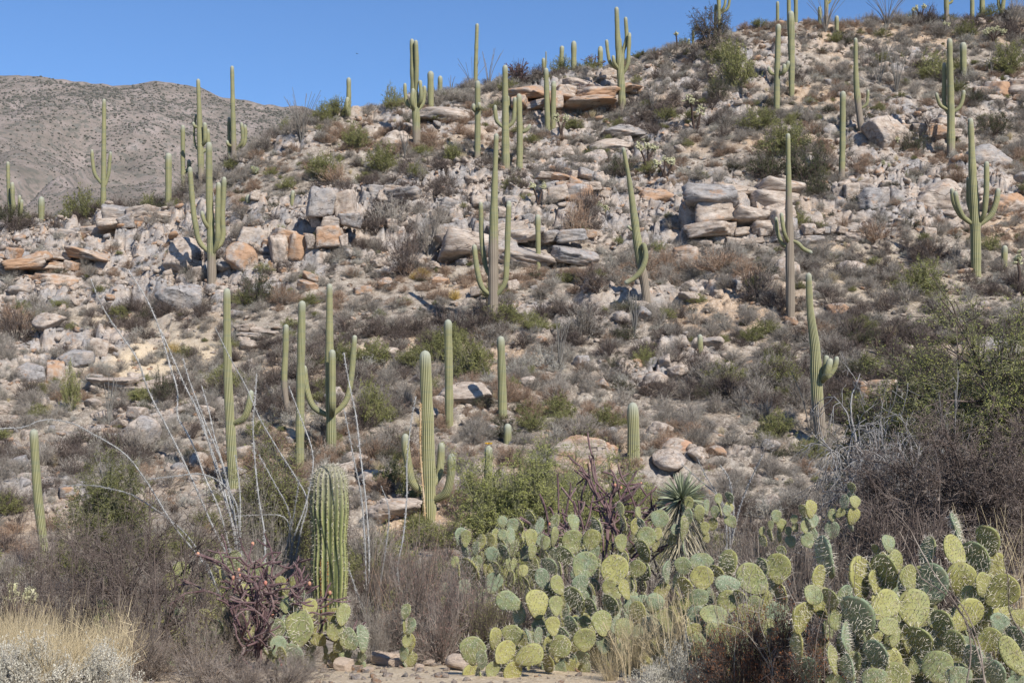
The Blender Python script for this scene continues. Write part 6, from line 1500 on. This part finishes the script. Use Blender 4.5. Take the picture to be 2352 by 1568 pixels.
tree("palo_verde_tree", "feathery olive bush low on the left behind the arching wand", 245, 27.0, 1045, .7, [M_BR_OL, M_BR_OL, M_LF_OLIVE], 14, kids=(5, 5, 4, 4), leaf=(.034, .012), leaf_n=3, tw=.006, twn=6, fork=5, r0=.04)
tree("mesquite_tree", "bare dark-branched mesquite at the lower left", 330, 14.5, 1110, .95, [M_TW_DARK, M_TW_DARK], 15, kids=(5, 5, 4, 4), tw=.0038, twn=3, fork=5, r0=.022, leanx=-.12)
tree("mesquite_tree", "thin leafless sapling twigs before the faint saguaro", 150, 15.5, 1180, .7, [M_TW_DARK, M_TW_PURP], 16, kids=(4, 4, 4, 4), tw=.0035, twn=5, fork=4, r0=.016)
tree("palo_verde_tree", "grey green bare-limbed tree behind the top-cut skyline saguaro", 1635, 97.0, 14, 1.3, [M_TW_DARK, M_TW_DARK, M_LF_DARK], 18, kids=(5, 5, 4, 3), leaf=(.05, .025), leaf_n=2, tw=.012, twn=4, fork=4, r0=.06)
# thin dry stems standing in front of the right pads
def sprig(label, pts_list, d, seed, r0=.006, mat=None):
    q = W(pts_list[0][-1][0], pts_list[0][-1][1], d); zg = float(H(q[0], d))
    root = empty("dry_stem_plant", (q[0], d, zg), label, "dry stems"); o = np.array(root.location); rng = np.random.default_rng(seed)
    for pts in pts_list:
        P3 = np.array([W(a, b, d + rng.uniform(-.05, .05)) for a, b in pts][::-1]); P3 = np.vstack([[P3[0][0], d, zg - .03], P3])
        m = MB(); p = catmull(P3, 18) - o; tube(m, p, np.linspace(r0, r0 * .35, 18), 5)
        for k in range(14):
            i = int(rng.integers(5, 17)); dd = unit(rng.normal(size=3) + np.array([0, 0, .6])); e = p[i] + dd * rng.uniform(.05, .16)
            ribbons(m, np.array([[p[i], e]]), .004, .002, rng); ribbons(m, np.array([[e, e + unit(dd + rng.normal(0, .6, 3)) * .06]]), .003, .001, rng)
        link("stem", m.build("dry_stem", mat or M_TW_PURP), root)
sprig("bare purplish stems leaning across the big right prickly pear", [z9((1440, 370), (1540, 460), (1620, 600), (1720, 780), (1860, 980), (1960, 1150), (1990, 1350), (1960, 1559)), z9((1840, 800), (1860, 930), (1960, 1080), (2040, 1280), (2080, 1559)), z9((1500, 520), (1590, 700), (1640, 830), (1790, 930), (1980, 1180), (2050, 1400), (2090, 1559)), z9((2210, 700), (2250, 900), (2250, 1060), (2352, 1250))], 8.6, 2, r0=.007)
sprig("pale branching dead stems rising before the red brown shrub", [z9((680, 800), (760, 960), (840, 1150), (820, 1330), (800, 1520)), z9((930, 1010), (880, 1200), (820, 1330), (800, 1540)), z9((290, 1150), (420, 1190), (540, 1330), (620, 1480), (630, 1600)), z9((540, 980), (545, 1150), (600, 1300), (640, 1600)), z9((1080, 1020), (950, 1180), (860, 1350), (800, 1600))], 10.0, 3, r0=.0055, mat=M_TW_GREY)
sprig("slender straw stems before the left grass", [z7((460, 1060), (560, 1180), (620, 1290), (640, 1400)), z7((860, 1080), (910, 1180), (905, 1300), (895, 1480)), z7((690, 1130), (720, 1250), (710, 1380)), z7((830, 1100), (850, 1210), (860, 1300), (850, 1400))], 12.2, 4, r0=.003, mat=M_GRASS)
_r = random.Random(44)
def straw(label, x0, x1, y0, y1, d, n, seed, mat):
    _r.seed(seed); L_ = []
    for k in range(n):
        x = _r.uniform(x0, x1); b = _r.uniform(-60, 60); t = _r.uniform(y0, (y0 + y1) / 2)
        L_.append([(x + b, t), (x + b * .55, t * .6 + y1 * .4), (x + b * .15, t * .25 + y1 * .75), (x, y1)])
    root = empty("dry_stem_plant", (W((x0 + x1) / 2, y1, d)[0], d, float(H(W((x0 + x1) / 2, y1, d)[0], d))), label, "dry stems"); o = np.array(root.location); rng = np.random.default_rng(seed)
    for pts in L_:
        dd = d + _r.uniform(-.35, .35); P3 = np.array([W(a, b, dd) for a, b in pts][::-1]); zg = float(H(P3[0][0], dd)); P3[0][2] = zg - .03
        m = MB(); p = catmull(P3, 14) - o; tube(m, p, np.linspace(.0036, .0014, 14), 4)
        for k in range(6):
            i = int(rng.integers(5, 13)); e = p[i] + unit(rng.normal(size=3) + np.array([0, 0, .8])) * rng.uniform(.04, .14); ribbons(m, np.array([[p[i], e]]), .003, .001, rng)
        link("stem", m.build("dry_stem", mat), root)
straw("arching straw stems over the right flank of the central prickly pear", 1520, 1720, 1330, 1540, 11.3, 34, 61, M_GRASS)
straw("thin straw stems in front of the central prickly pear heap", 1400, 1530, 1400, 1540, 11.9, 18, 62, M_GRASS)
straw("fine grey twigs crossing the middle of the spiny prickly pear", 1640, 1860, 1280, 1500, 10.9, 24, 63, M_TW_GREY)
straw("dark bare twigs standing up from the prickly pear row at the back", 1060, 1420, 1200, 1340, 15.2, 30, 64, M_TW_DARK)
straw("bare twigs in the gap left of the big right prickly pear", 1830, 2020, 1230, 1480, 9.9, 18, 65, M_TW_PURP)
straw("brown leaning twigs before the lower left cholla", 250, 480, 1180, 1480, 13.2, 34, 66, M_TW_DARK)
straw("dark stiff twigs rising at the left edge before the faint saguaro", 20, 240, 1120, 1420, 13.8, 30, 67, M_TW_DARK)
straw("reddish brown stiff stems right of the young saguaro", 830, 1040, 1230, 1440, 15.5, 30, 68, M_TW_RUST)
straw("tall straw stems at the right edge behind the big prickly pear", 2230, 2400, 1150, 1330, 12.0, 30, 69, M_GRASS)
# ---- bird
def bird():
    d = 260.0; q = W(820, 124, d)
    root = empty("bird", (q[0], d, q[2]), "tiny dark bird flying in the blue sky left of the ridge", "bird")
    v, f = ICO[3]; b = v.copy() * np.array([.05, .13, .045]); b[:, 1] *= 1; head = v * .035 + np.array([0, -.14, .015])
    m = MB(); m.add(b, t=f); m.add(head, t=f); m.add([[-.03, .1, 0], [.03, .1, 0], [.05, .24, .01], [-.05, .24, .01]], q=[[0, 1, 2, 3]]); m.add([[-.008, -.17, .015], [.008, -.17, .015], [0, -.21, .008]], t=[[0, 1, 2]])
    bm_ = twig_mat("bird_feathers", [(0.03, 0.03, 0.03), (0.05, 0.045, 0.04)]); link("body", m.build("bird_body", bm_), root)
    for s in (-1, 1):
        w_ = MB(); w_.add([[s * .03, -.06, .01], [s * .2, -.09, .09], [s * .38, .0, .05], [s * .2, .05, .07], [s * .03, .07, .01], [s * .03, 0, -.005], [s * .2, -.02, .075]], t=[[0, 1, 6], [1, 2, 6], [2, 3, 6], [3, 4, 6], [4, 5, 6], [5, 0, 6]])
        link("wing", w_.build("bird_wing", bm_), root)
    root.rotation_euler = (0, 0, .9)
bird()
# dried pale strip down the near saguaro
_d = ground_at(985, 1203)[1] - .30
_m = MB(); _rng = np.random.default_rng(2)
_pts = [W(a, b, _d) for a, b in ((976, 1195), (974, 1150), (970, 1100), (966, 1050), (965, 1000), (966, 950), (965, 925))]
tube(_m, np.array(_pts), .03, 6)
_n = 220; _t = _rng.uniform(0, 5.99, _n); _k = _t.astype(int); _c = np.array(_pts)[_k] * (1 - (_t - _k))[:, None] + np.array(_pts)[_k + 1] * (_t - _k)[:, None]
leaves(_m, _c, _rng.normal(size=(_n, 3)), .07, .04, _rng)
_s = [o for o in SC.objects if o.get("label", "").startswith("near stout saguaro")][0]
_o = link("scar", _m.build("scar_strip", twig_mat("dried_strip", [(0.45, 0.28, 0.12), (0.62, 0.50, 0.34)]), smooth=False), _s)
_o.location = -_s.location
give_labels()
